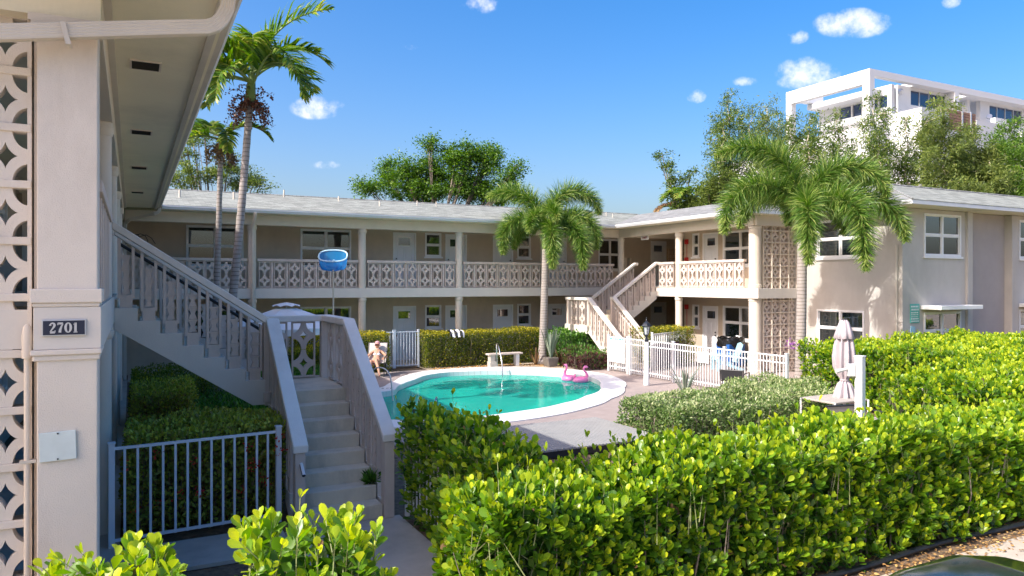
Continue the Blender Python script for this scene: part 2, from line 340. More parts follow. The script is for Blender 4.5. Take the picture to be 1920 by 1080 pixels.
# ------------------------------------------------------------ building kit
def BX(mb, ax, face, s, u0, u1, t0, t1, z0, z1, m=None):
    a, b = face+s*t0, face+s*t1
    return mb.box(u0, u1, a, b, z0, z1, m) if ax == 'y' else mb.box(a, b, u0, u1, z0, z1, m)
def wall(mb, ax, u0, u1, z0, z1, face, s, th, ops, m=None):
    us = sorted({u0, u1} | {v for o in ops for v in o[:2] if u0 < v < u1}); zs = sorted({z0, z1} | {v for o in ops for v in o[2:4] if z0 < v < z1})
    for i in range(len(us)-1):
        k = 0
        while k < len(zs)-1:
            def solid(k): 
                cu, cz = (us[i]+us[i+1])/2, (zs[k]+zs[k+1])/2
                return not any(o[0] < cu < o[1] and o[2] < cz < o[3] for o in ops)
            if not solid(k): k += 1; continue
            j = k
            while j+1 < len(zs)-1 and solid(j+1): j += 1
            BX(mb, ax, face, s, us[i], us[i+1], 0, th, zs[k], zs[j+1], m); k = j+1
def window(par, ax, face, s, u0, u1, z0, z1, cols=2, cover=None, sill=True, dark=False):
    f = MB(); w_ = .055
    for (a, b, c, d) in ((u0, u1, z0, z0+w_), (u0, u1, z1-w_, z1), (u0, u0+w_, z0+w_, z1-w_), (u1-w_, u1, z0+w_, z1-w_)): BX(f, ax, face, s, a, b, -.025, .09, c, d)
    iu0, iu1 = u0+w_, u1-w_; zm = (z0+z1)/2; cw = (iu1-iu0)/cols
    for k in range(1, cols): BX(f, ax, face, s, iu0+k*cw-.035, iu0+k*cw+.035, -.012, .085, z0+w_, z1-w_)
    panes = []
    for k in range(cols):
        a = iu0+k*cw+(.035 if k else 0); b = iu0+(k+1)*cw-(.035 if k < cols-1 else 0)
        BX(f, ax, face, s, a, b, .008, .07, zm-.03, zm+.03)
        for (c, d) in ((z0+w_, zm-.03), (zm+.03, z1-w_)):
            for (p, q, e, g) in ((a, b, c, c+.022), (a, b, d-.022, d), (a, a+.022, c+.022, d-.022), (b-.022, b, c+.022, d-.022)): BX(f, ax, face, s, p, q, .02, .06, e, g)
            panes.append((a+.022, b-.022, c+.022, d-.022))
    if sill: BX(f, ax, face, s, u0-.05, u1+.05, -.06, .0, z0-.06, z0-.002)
    fo = f.build('window', WHITE, par)
    for (a, b, c, d) in panes:
        g = MB(); BX(g, ax, face, s, a, b, .036, .044, c, d); g.build('pane', GLASSD if dark else GLASS, fo)
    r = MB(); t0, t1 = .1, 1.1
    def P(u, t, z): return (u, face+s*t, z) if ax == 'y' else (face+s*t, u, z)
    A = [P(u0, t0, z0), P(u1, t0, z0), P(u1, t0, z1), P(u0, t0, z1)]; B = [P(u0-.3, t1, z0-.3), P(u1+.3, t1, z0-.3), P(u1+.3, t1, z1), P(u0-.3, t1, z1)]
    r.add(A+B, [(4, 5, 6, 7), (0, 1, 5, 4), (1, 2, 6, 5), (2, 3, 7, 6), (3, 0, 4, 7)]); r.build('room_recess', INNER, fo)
    if cover == 'blind':
        b = MB(); n = int((z1-z0)/.055)
        for i in range(n): 
            zc = z0+(i+.5)*(z1-z0)/n
            c = P((u0+u1)/2, .16, zc); rot = Euler((R(-35*s) if ax == 'y' else 0, R(35*s) if ax == 'x' else 0, 0))
            b.cb(c, (u1-u0-.1, .045, .004) if ax == 'y' else (.045, u1-u0-.1, .004), rot)
        b.build('window_blind', BLIND, fo)['kind'] = 'stuff'
    elif cover == 'shutter':
        b = MB(); n = 11
        for i in range(n):
            zc = z0+(i+.5)*(z1-z0)/n; c = P((u0+u1)/2, .17, zc); rot = Euler((R(-50*s) if ax == 'y' else 0, R(50*s) if ax == 'x' else 0, 0))
            b.cb(c, (u1-u0-.1, .085, .008) if ax == 'y' else (.085, u1-u0-.1, .008), rot)
        b.build('shutter_louvres', BLIND, fo)
    elif cover == 'curtain':
        b = MB(); 
        for (ca, cb_) in ((u0+.05, u0+(u1-u0)*.46), (u0+(u1-u0)*.52, u1-.05)):
            n = 28; pts = [(ca+(cb_-ca)*i/n, .18+.028*math.sin(i*1.9)+.01*math.sin(i*.7)) for i in range(n+1)]
            vs = [P(u, t, z) for u, t in pts for z in (z0+.03, z1-.03)]
            b.add(vs, [(2*i, 2*i+2, 2*i+3, 2*i+1) for i in range(n)])
        b.build('curtain', CURT, fo)
    elif cover == 'half':
        b = MB(); BX(b, ax, face, s, u0+.06, u1-.06, .15, .155, zm+.1, z1-.05); b.build('roller_blind', BLIND, fo)
    return fo
def door(par, ax, face, s, u0, u1, z0, z1, frame=WHITE, hand=1, leafm=None):
    f = MB()
    for (a, b, c, d) in ((u0, u0+.06, z0, z1), (u1-.06, u1, z0, z1), (u0+.06, u1-.06, z1-.06, z1)): BX(f, ax, face, s, a, b, -.02, .1, c, d)
    fo = f.build('door_frame', frame, par)
    l = MB(); a, b, c, d = u0+.062, u1-.062, z0+.01, z1-.062; W = b-a
    lz0, lz1 = d-.42, d-.14
    la, lb = a+W*.2, b-W*.2
    wall(l, ax, a, b, c, d, face, s, .0, [])
    l = MB()
    ops = [(la, lb, lz0, lz1)]
    pn = []
    for (p, q) in ((a+W*.12, a+W*.46), (a+W*.54, a+W*.88)):
        pn.append((p, q, c+.16, c+.62)); pn.append((p, q, c+.72, lz0-.12))
    us = ops+pn
    def sh(mb):  # leaf with recessed panels
        bigops = us
        us_ = sorted({a, b} | {v for o in bigops for v in o[:2]}); zs_ = sorted({c, d} | {v for o in bigops for v in o[2:4]})
        for i in range(len(us_)-1):
            for k in range(len(zs_)-1):
                cu, cz = (us_[i]+us_[i+1])/2, (zs_[k]+zs_[k+1])/2
                inl = ops[0][0] < cu < ops[0][1] and ops[0][2] < cz < ops[0][3]
                inp = any(o[0] < cu < o[1] and o[2] < cz < o[3] for o in pn)
                if inl: continue
                BX(mb, ax, face, s, us_[i], us_[i+1], .042 if inp else .03, .07, zs_[k], zs_[k+1])
        for o in pn: BX(mb, ax, face, s, o[0]+.03, o[1]-.03, .033, .045, o[2]+.03, o[3]-.03)
    sh(l)
    lo = l.build('door', leafm or DOORW, par)
    g = MB(); BX(g, ax, face, s, la, lb, .045, .055, lz0, lz1); g.build('door_lite', GLASSD, lo)
    k = MB(); ku = b-.07 if hand > 0 else a+.07
    p = (ku, face-s*.02, z0+.95) if ax == 'y' else (face-s*.02, ku, z0+.95)
    k.cb(p, (.055, .055, .055)); p2 = (p[0], p[1], p[2]+.12); k.cb(p2, (.05, .05, .05)); k.build('door_knob', DARKM, lo, bevel=.015)
    return lo

def block_mesh(name, W, H, d, f, units=1, seg=6, star=.2, rad=.86):
    """cast screen block: square frame, four quarter round holes and a four pointed star in each unit; faces -y, centre x=0, base z=0"""
    mb = MB(); uh = H/units
    for (a, b, c, e) in ((-W/2, -W/2+f, 0, H), (W/2-f, W/2, 0, H), (-W/2+f, W/2-f, 0, f), (-W/2+f, W/2-f, H-f, H)): mb.box(a, b, -d/2, d/2, c, e)
    hx = W/2-f*.5; hz = uh/2-(f*.5 if units == 1 else f*.25); dd = d*.42
    for u in range(units):
        cz = uh*(u+.5)
        for sx in (-1, 1):
            for sz in (-1, 1):
                r_x, r_z = hx*rad, hz*rad; s = star
                arc = [(hx-r_x*math.cos(t), hz-r_z*math.sin(t)) for t in [math.pi/2*(1-i/seg) for i in range(seg+1)]]  # from top of hole to side
                arc = [(hx-r_x*math.cos(math.pi/2*i/seg), hz-r_z*math.sin(math.pi/2*i/seg)) for i in range(seg+1)]    # i=0:(hx-r,hz) top ; i=seg:(hx,hz-r) side
                k = seg-2
                inner = [(0, hz)] + [(s*hx*math.sin(math.pi/2*i/k)**3.0, s*1.0*hz*math.cos(math.pi/2*i/k)**3.0) for i in range(k+1)] + [(hx, 0)]
                vs = []
                for (p, q) in zip(arc, inner):
                    for y in (-dd, dd): vs += [(sx*p[0], y, cz+sz*p[1]), (sx*q[0], y, cz+sz*q[1])]
                fs = []
                for i in range(seg):
                    a = 4*i; b = a+4
                    fs += [(a, b, b+1, a+1), (a+2, a+3, b+3, b+2), (a, a+2, b+2, b), (a+1, b+1, b+3, a+3)]
                mb.add(vs, fs)
    return mb.mesh(name, RAIL)
BLK1 = block_mesh('breeze_block', .316, .398, .13, .026, 1, 9, .54, .72)
BLK1.materials[0] = PILL
BLKS = block_mesh('breeze_block', .385, .385, .13, .030, 1, 7, .45, .78)
PANEL = block_mesh('breeze_panel', .36, .80, .07, .020, 2, 7, .42, .80)
def panel_row(par, ax, u0, u1, fixed, z0, n, name='breeze_panel', me=None):
    p = (u1-u0)/n
    for i in range(n):
        u = u0+(i+.5)*p
        loc = (u, fixed, z0) if ax == 'x' else (fixed, u, z0)
        place(me or PANEL, name, par, loc, 0 if ax == 'x' else R(90))
def railing(par, ax, u0, u1, fixed, n, z=2.8):
    """cap, bottom strip and pickets as the railing part; decorative panels as its sub-parts"""
    mb = MB()
    def B(a, b, c, d, e, f): mb.box(a, b, c, d, e, f) if ax == 'x' else mb.box(c, d, a, b, e, f)
    B(u0, u1, fixed-.07, fixed+.07, z+.88, z+.97)
    p = (u1-u0)/n
    for i in range(n+1):
        u = u0+i*p; 
        if 0 < i < n: B(u-.035, u+.035, fixed-.02, fixed+.05, z, z+.88)
    B(u0, u1, fixed-.03, fixed+.03, z+.02, z+.045)
    r_ = mb.build('railing', RAIL, par, bevel=.008)
    panel_row(r_, ax, u0, u1, fixed, z+.06, n)
    return r_
def column(par, x, y, z0, z1, r=.13, name='column'):
    mb = MB()
    mb.lathe([(r, 0), (r, z1-z0-.16), (r*1.08, z1-z0-.15), (r*1.18, z1-z0-.10), (r*1.2, z1-z0-.06), (r*1.12, z1-z0-.055), (r*1.12, z1-z0)], (x, y, z0), 20)
    return mb.build(name, CREAM, par, auto=True)
def gutter(par, ax, u0, u1, fixed, s, z=5.2, m=None):
    """K profile gutter, s = outward sign"""
    prof = [(0, z+.015), (-s*.055, z+.015), (-s*.055, z+.01), (s*.0, z), (s*.05, z+.0), (s*.065, z+.03), (s*.095, z+.07), (s*.10, z+.105), (s*.085, z+.112), (s*.0, z+.112)]
    prof = [(0, z), (s*.055, z), (s*.07, z+.03), (s*.098, z+.07), (s*.10, z+.112), (s*.088, z+.112), (s*.085, z+.075), (s*.0, z+.07)]
    mb = MB()
    if ax == 'x': mb.prism([(fixed+a-s*.1, b) for a, b in prof], 'x', u0, u1)
    else: mb.prism([(fixed+a-s*.1, b) for a, b in prof], 'y', u0, u1)
    return mb.build('gutter', m or GUT, par)

# ------------------------------------------------------------ ground and pool
PC = (9.2, 18.4)
WAT = [(6.03,19.31),(6.57,19.56),(7.27,20.83),(7.84,21.45),(8.51,22.3),(9.3,22.66),(10.0,22.6),(10.85,22.35),(12.02,21.56),(12.6,20.8),(12.95,19.95),(12.75,18.94),(12.05,17.74),(10.62,16.31),(9.42,15.55),(8.03,15.05),(7.08,14.87),(6.2,14.85),(5.2,15.2),(4.4,16.2),(4.3,17.6),(4.9,18.9)]
OUT = [(5.75,19.75),(6.4,20.2),(7.1,21.3),(7.9,22.5),(8.89,23.3),(9.99,23.55),(11.38,23.3),(12.56,22.54),(13.39,21.4),(13.68,19.94),(13.3,18.3),(12.34,16.9),(10.9,15.5),(9.62,14.62),(8.3,14.1),(6.99,13.9),(5.8,14.0),(4.6,14.5),(3.7,15.8),(3.6,17.8),(4.5,19.3)]
def radial(pts):
    a = sorted((math.atan2(y-PC[1], x-PC[0]), math.hypot(x-PC[0], y-PC[1])) for x, y in pts)
    A = [p[0] for p in a]; Rr = [p[1] for p in a]
    A = [A[-1]-2*math.pi]+A+[A[0]+2*math.pi]; Rr = [Rr[-1]]+Rr+[Rr[0]]
    th = np.linspace(-math.pi, math.pi, 721)[:-1]; r = np.interp(th, A, Rr)
    k = np.hanning(31); k /= k.sum(); rr = np.convolve(np.concatenate([r[-15:], r, r[:15]]), k, 'valid')
    return lambda t: float(np.interp((t+math.pi) % (2*math.pi)-math.pi, np.append(th, math.pi), np.append(rr, rr[0])))
fw, fo_ = radial(WAT), radial(OUT)
def rectray(t, x0, x1, y0, y1):
    c, s = math.cos(t), math.sin(t); k = 1e9
    if c > 1e-9: k = min(k, (x1-PC[0])/c)
    if c < -1e-9: k = min(k, (x0-PC[0])/c)
    if s > 1e-9: k = min(k, (y1-PC[1])/s)
    if s < -1e-9: k = min(k, (y0-PC[1])/s)
    return k
BIG = (-400, 500, -300, 600); DECK = (3.3, 14.45, 12.9, 23.75)
angs = set(2*math.pi*i/160-math.pi for i in range(160))
for rc in (BIG, DECK):
    for x in rc[:2]:
        for y in rc[2:]: angs.add(math.atan2(y-PC[1], x-PC[0]))
angs = sorted(angs); NA = len(angs)
def ring(mb, ra, rb, za, zb, m=None):
    vs = [(PC[0]+math.cos(t)*ra(t), PC[1]+math.sin(t)*ra(t), za) for t in angs]+[(PC[0]+math.cos(t)*rb(t), PC[1]+math.sin(t)*rb(t), zb) for t in angs]
    mb.add(vs, [(i, NA+i, NA+(i+1) % NA, (i+1) % NA) for i in range(NA)], m)
g = MB(); ring(g, lambda t: fo_(t)-.05, lambda t: rectray(t, *BIG), -.03, -.03); tag(g.build('ground', DIRT), kind='structure')
g = MB(); ring(g, lambda t: fo_(t)-.05, lambda t: rectray(t, *DECK), -.012, -.012); tag(g.build('pool_deck', PAVER), kind='structure')
def flat(name, poly, z, m, kind='structure'):
    g = MB(); g.rect([(x, y, z) for x, y in poly], m); return tag(g.build(name), kind=kind)
def rectp(a, b, c, d): return [(a, c), (b, c), (b, d), (a, d)]
flat('street', rectp(-60, 80, -30, 4.9), -.02, STREET)
flat('lawn', rectp(-60, 120, 35, 300), -.024, GRASS)
tag(MB().box(1.62, 3.05, 4.9, 9.0, -.02, .0).build('front_walk', WALK, bevel=.005), kind='structure')
tag(MB().box(-.2, 1.6, 8.3, 9.2, -.02, .02).build('planter_edge', WALK), kind='structure')
tag(MB().box(-1.95, -.12, 6.0, 25.1, -.02, .03).build('left_walk', WALK), kind='structure')
tag(MB().box(-.11, 19.6, 24.95, 26.7, -.02, .03).build('rear_walk', WALK), kind='structure')
tag(MB().box(14.46, 19.7, 14.2, 22.3, -.02, .004).build('side_patio', PAVER), kind='structure')
tag(MB().box(9.5, 17.8, 7.3, 10.4, -.02, .006).build('front_patio', PAVER), kind='structure')
g = MB()
g.rect([(7.0+8*math.cos(t), 23.2+.55*math.sin(t)+(.15*math.sin(5*t)), -.004) for t in [2*math.pi*i/48 for i in range(48)] if math.cos(t) > -.1], None)
flat('garden_bed', [(9.0, 23.55), (11.6, 23.42), (12.7, 22.75), (13.5, 21.7), (14.2, 21.1), (14.9, 21.6), (15.4, 24.85), (9.0, 24.85)], -.002, GRAV)
# pool
pool = thing('swimming_pool', 'free-form swimming pool of green water with a broad white coping', 'pool', (9.2, 18.4, 0))
m = MB(); ring(m, lambda t: fw(t)+.10, fo_, .015, .015); ring(m, fo_, fo_, .015, -.03)
ring(m, lambda t: fw(t)+.03, lambda t: fw(t)+.10, -.005, .015)
m.build('coping', COPE, pool, auto=True)
TILE = mat('pool_waterline_tile', (.62, .70, .68), .4, .06, 4)
nd, lk = nodes(TILE); br = nd.new('ShaderNodeTexBrick'); br.inputs['Scale'].default_value = 1; br.offset = 0; br.inputs['Brick Width'].default_value = .15; br.inputs['Row Height'].default_value = .15; br.inputs['Mortar Size'].default_value = .008
br.inputs['Color1'].default_value = (.70, .74, .72, 1); br.inputs['Color2'].default_value = (.64, .70, .70, 1); br.inputs['Mortar'].default_value = (.54, .56, .54, 1)
ge = nd['Geometry']; sp = nd.new('ShaderNodeSeparateXYZ'); cb_ = nd.new('ShaderNodeCombineXYZ'); ad = nd.new('ShaderNodeMath'); ad.operation = 'ADD'
lk.new(ge.outputs['Position'], sp.inputs[0]); lk.new(sp.outputs['X'], ad.inputs[0]); lk.new(sp.outputs['Y'], ad.inputs[1]); lk.new(ad.outputs[0], cb_.inputs[0]); lk.new(sp.outputs['Z'], cb_.inputs[1]); lk.new(cb_.outputs[0], br.inputs['Vector']); lk.new(br.outputs['Color'], nd['Principled BSDF'].inputs['Base Color'])
m = MB(); ring(m, lambda t: fw(t)+.03, lambda t: fw(t)+.012, -.005, -.36); m.build('tile_band', TILE, pool)
PLAS = mat('pool_plaster', (.72, .80, .74), .8, .05, 1.5)
def shal(t): return fw(t)*.55
m = MB(); ring(m, lambda t: fw(t)+.012, lambda t: fw(t)-.02, -.36, -.5); ring(m, lambda t: fw(t)-.02, lambda t: fw(t)-.25, -.5, -1.15); ring(m, lambda t: fw(t)-.25, lambda t: fw(t)*.45, -1.15, -1.35); ring(m, lambda t: fw(t)*.45, lambda t: .001, -1.35, -1.5)
m.build('basin', PLAS, pool, auto=True)
for k, rr in enumerate((1.9, 1.5, 1.1, .7)):
    m = MB(); n = 26; cx_, cy_ = 11.0, 22.55
    pts = []
    for i in range(n+1):
        t = math.pi+math.pi*i/n; x, y = cx_+rr*math.cos(t)*1.25, cy_+rr*math.sin(t)*.62
        a = math.atan2(y-PC[1], x-PC[0]); rad_ = math.hypot(x-PC[0], y-PC[1]); lim = fw(a)-.03
        if rad_ > lim: x, y = PC[0]+math.cos(a)*lim, PC[1]+math.sin(a)*lim
        pts.append((x, y))
    m.prism(pts, 'z', -1.2, -.95+.2*k); m.build('step', PLAS, pool)
WATER = bpy.data.materials.new('green_pool_water'); WATER.use_nodes = True; nd, lk = nodes(WATER); nd.clear()
o = nd.new('ShaderNodeOutputMaterial'); tr = nd.new('ShaderNodeBsdfTransparent'); tr.inputs[0].default_value = (.20, .88, .72, 1)
gl = nd.new('ShaderNodeBsdfGlossy'); gl.inputs['Roughness'].default_value = .015; fr = nd.new('ShaderNodeFresnel'); fr.inputs[0].default_value = 1.33
nz_ = nd.new('ShaderNodeTexNoise'); nz_.inputs['Scale'].default_value = 3.2; nz_.inputs['Detail'].default_value = 2; ge = nd.new('ShaderNodeNewGeometry'); lk.new(ge.outputs['Position'], nz_.inputs['Vector'])
bp = nd.new('ShaderNodeBump'); bp.inputs['Strength'].default_value = .35; bp.inputs['Distance'].default_value = .03; lk.new(nz_.outputs['Fac'], bp.inputs['Height']); lk.new(bp.outputs[0], gl.inputs['Normal']); lk.new(bp.outputs[0], fr.inputs['Normal'])
dfw = nd.new('ShaderNodeBsdfDiffuse'); dfw.inputs[0].default_value = (.03, .66, .52, 1); mw = nd.new('ShaderNodeMixShader'); mw.inputs[0].default_value = .5; lk.new(tr.outputs[0], mw.inputs[1]); lk.new(dfw.outputs[0], mw.inputs[2])
mx = nd.new('ShaderNodeMixShader'); fm_ = nd.new('ShaderNodeMath'); fm_.operation = 'MULTIPLY'; fm_.inputs[1].default_value = .6; lk.new(fr.outputs[0], fm_.inputs[0]); lk.new(fm_.outputs[0], mx.inputs[0]); lk.new(mw.outputs[0], mx.inputs[1]); lk.new(gl.outputs[0], mx.inputs[2]); lk.new(mx.outputs[0], o.inputs[0])
m = MB(); ring(m, lambda t: .001, lambda t: fw(t)+.02, -.15, -.15); tag(m.build('water', WATER), kind='structure')

# ------------------------------------------------------------ near left wing (pillar 2701, screen, eave)
LW = thing('apartment_building', 'near left apartment wing with numbered pillar, breeze block screen and deep eave overhead', 'apartment building', (-.4, 6.3, 0))
m = MB(); m.box(-.592, -.22, 6.1, 6.5, 0, 4.84); m.build('pillar', PILL, LW, bevel=.008)
m = MB(); m.box(-.632, -.190, 6.07, 6.53, 2.83, 2.93); m.box(-.618, -.205, 6.085, 6.515, 2.802, 2.83); m.build('pillar_moulding', PILL, LW, bevel=.008)
m = MB(); m.box(-.63, -.192, 6.07, 6.53, 2.46, 2.498); m.box(-.618, -.205, 6.085, 6.515, 2.42, 2.46); m.build('pillar_moulding', PILL, LW, bevel=.008)
m = MB(); m.box(-.612, -.197, 6.09, 6.51, 2.50, 2.80); m.build('pillar_band', SLAB, LW, bevel=.004)
m = MB(); m.box(-8, -.2, 6.1, 6.32, 4.86, 5.19); m.build('front_beam', SOFF, LW)
m = MB(); m.box(-.42, -.2, 6.33, 24.7, 4.86, 5.19); m.build('eave_beam', CREAM, LW)
m = MB(); m.box(-.62, -.19, 6.02, 6.098, 4.74, 4.80); m.box(-.64, -.19, 6.04, 6.098, 4.80, 4.852); m.build('beam_trim', CREAM, LW)
m = MB(); m.box(-2.2, -.2, 6.515, 24.7, 2.47, 2.8); m.box(-8, -.64, 6.25, 6.5, 2.5, 2.78); m.build('walkway_slab', SLAB, LW)
m = MB(); wall(m, 'x', 6.5, 24.7, 0, 5.18, -2.1, -1, .2, [(9, 9.9, .03, 2.1), (12.2, 13.1, .03, 2.1), (10.3, 11.9, 1, 2.1), (15, 16.6, 1, 2.1), (9, 9.9, 2.8, 4.9), (12.2, 13.1, 2.8, 4.9), (10.3, 11.9, 3.7, 4.9), (15, 16.6, 3.7, 4.9), (18, 18.9, 2.8, 4.9), (7, 8.4, 3.7, 4.9), (7, 8.4, 1, 2.1)])
m.box(-8, -2.1, 6.7, 6.9, 0, 5.18); m.box(-10, -8, 6.1, 33, 0, 5.18); m.build('wall', STUC, LW)
for z in (0, 2.8):
    for y in (9, 12.2): door(LW, 'x', -2.1, -1, y, y+.9, z+.03, z+2.1)
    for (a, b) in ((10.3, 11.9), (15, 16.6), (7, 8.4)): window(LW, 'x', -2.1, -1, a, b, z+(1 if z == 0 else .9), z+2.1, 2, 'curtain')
m = MB(); m.box(-8, .70, 5.55, 6.1, 5.2, 5.22); m.box(-8, .70, 6.1, 24.2, 5.2, 5.22); m.build('soffit', SOFF, LW)
m = MB(); m.box(.60, .66, 5.6, 24.2, 5.165, 5.2); m.box(-.2, -.14, 6.33, 24.2, 5.165, 5.2); m.build('soffit_trim', DOWN, LW)
m = MB(); m.box(-8, .72, 5.48, 5.55, 5.2, 5.33); m.build('fascia', GUT, LW)
gutter(LW, 'y', 5.5, 24.15, .80, 1, 5.2, DOWN)
m = MB(); m.add([(.80, 5.5, 5.325), (.80, 24.3, 5.325), (-3.7, 28.7, 6.3), (-3.7, 10, 6.3), (-8.5, 5.5, 5.325), (-8.5, 33, 5.325)], [(0, 1, 2, 3), (0, 3, 4), (3, 2, 5, 4)]); m.build('roof', SHY, LW)
for y in (8.36, 12.08, 15.8, 20.1):
    m = MB(); m.box(-.02, .27, y-.17, y-.15, 5.185, 5.2); m.box(-.02, .27, y+.15, y+.17, 5.185, 5.2); m.box(-.02, 0, y-.15, y+.15, 5.185, 5.2); m.box(.25, .27, y-.15, y+.15, 5.185, 5.2)
    vo = m.build('soffit_vent', CREAM, LW)
    m = MB()
    for i in range(9): m.cb((.125, y-.135+i*.034, 5.19), (.25, .03, .003), Euler((R(38), 0, 0)))
    m.build('vent_louvres', DARKM, vo)
for y in (9.9, 13.55, 17.2, 20.85):
    column(LW, -.34, y, 2.8, 4.86); column(LW, -.34, y, .03, 2.47)
m = MB(); wall(m, 'y', -3.1, -.62, 0, 4.86, 6.25, 1, .12, [(-2.27, -.62, 0, 4.86)]); m.build('screen_side_wall', PILL, LW)
m = MB(); m.box(-.625, -.601, 6.27, 6.36, 0, 4.86); m.build('screen_edge_strip', CREAM, LW)
for r_ in range(12):
    for c_ in range(5):
        z = 4.483-.403*(r_)-.0
        place(BLK1, 'breeze_block', LW, (-.795-.32*c_, 6.31, z))
railing(LW, 'y', 6.53, 9.75, -.27, 7); railing(LW, 'y', 13.7, 17.07, -.27, 7); railing(LW, 'y', 17.33, 20.72, -.27, 7); railing(LW, 'y', 20.98, 24.7, -.27, 8)
m = MB()
for r_ in range(13): m.box(-2.4, -.637, 6.235, 6.385, 4.483-.403*r_-.03, 4.483-.403*r_+.026)
m.build('screen_band', PILL, LW, bevel=.006)
# plaque with the house number
pq = thing('number_plaque', 'navy plaque reading 2701 in silver serif numerals on the pillar', 'sign', (-.41, 6.08, 2.65))
m = MB(); m.box(-.562, -.29, 6.075, 6.088, 2.595, 2.713); m.build('plaque', SILV, pq, bevel=.003)
m = MB(); m.box(-.553, -.299, 6.0715, 6.074, 2.604, 2.704); m.build('plaque_field', NAVY, pq)
def ribbon(mb, pts, y0, y1):
    """pts: (x, z, half width); a flat raised stroke"""
    n = len(pts); L = []; Rr = []
    for i, (x, z, h) in enumerate(pts):
        a = Vector(pts[max(i-1, 0)][:2]); b = Vector(pts[min(i+1, n-1)][:2]); d = (b-a).normalized(); nn = Vector((-d.y, d.x))
        L.append((x+nn.x*h, z+nn.y*h)); Rr.append((x-nn.x*h, z-nn.y*h))
    vs = [(p[0], y0, p[1]) for p in L+Rr]+[(p[0], y1, p[1]) for p in L+Rr]; k = 2*n
    fs = [(i, i+1, n+i+1, n+i) for i in range(n-1)]+[(k+i, k+n+i, k+n+i+1, k+i+1) for i in range(n-1)]
    fs += [(i, k+i, k+i+1, i+1) for i in range(n-1)]+[(n+i, n+i+1, k+n+i+1, k+n+i) for i in range(n-1)]
    mb.add(vs, fs)
def digit(ch, x, z, s):
    mb = MB(); h = s; T = .0075*s/.07; t = .0032*s/.07
    def rb(pts): ribbon(mb, [(x+a*s, z+b*h, w_) for a, b, w_ in pts], 6.0665, 6.071)
    if ch == '0':
        n = 22; rb([(.28+.22*math.cos(2*math.pi*i/n), .5+.46*math.sin(2*math.pi*i/n), t+(T-t)*abs(math.cos(2*math.pi*i/n))**1.5) for i in range(n+1)])
    elif ch == '1':
        rb([(.25, .03, T), (.25, .97, T)]); rb([(.08, .035, t), (.42, .035, t)]); rb([(.08, .80, t), (.17, .85, t), (.25, .95, t)])
    elif ch == '7':
        rb([(.06, .92, T*.9), (.5, .92, T*.9)]); rb([(.07, .97, t), (.06, .76, t)]); rb([(.49, .90, t*1.2), (.36, .6, T*.7), (.26, .3, T), (.23, .03, T*1.1)])
    elif ch == '2':
        rb([(.08, .72, t*2.4), (.09, .82, t*1.4), (.17, .93, t*1.3), (.28, .965, t*1.5), (.40, .90, T*.9), (.44, .76, T), (.40, .62, T*.9), (.30, .45, t*1.5), (.16, .25, t*1.2), (.07, .09, t)])
        rb([(.06, .06, T*.95), (.47, .06, T*.95)]); rb([(.46, .03, t), (.49, .24, t)])
    mb.build('numeral', SILV, pq)
for i, ch in enumerate('2701'): digit(ch, -.515+i*.047, 2.619, .072)
bp_ = thing('blank_plate', 'blank pale rectangular plate screwed low on the numbered pillar', 'sign', (-.47, 6.08, 1.85))
m = MB(); m.cb((-.465, 6.089, 1.815), (.225, .012, .205), Euler((0, R(-1.5), 0))); m.build('plate', PALE, bp_, bevel=.003)
m = MB(); m.cb((-.465, 6.081, 1.905), (.01, .006, .01)); m.cb((-.465, 6.081, 1.725), (.01, .006, .01)); m.build('screw', DARKM, bp_)
cp = thing('conduit_pipe', 'beige vertical pipe with rounded cap clipped beside the breeze block screen', 'pipe', (-.65, 6.18, 0))
m = MB(); m.tube([(-.655, 6.17, 0), (-.655, 6.17, 2.48)], .021, 10); m.build('pipe', CREAM, cp, auto=True)
m = MB(); m.tube([(-.655, 6.165, 2.44), (-.655, 6.165, 2.60), (-.655, 6.165, 2.66), (-.655, 6.165, 2.68)], [.034, .034, .026, .01], 12); m.build('pipe_cap', CREAM, cp, auto=True)
m = MB(); m.box(-.70, -.6, 6.145, 6.2, 1.70, 1.72); m.build('pipe_clip', DOWN, cp)
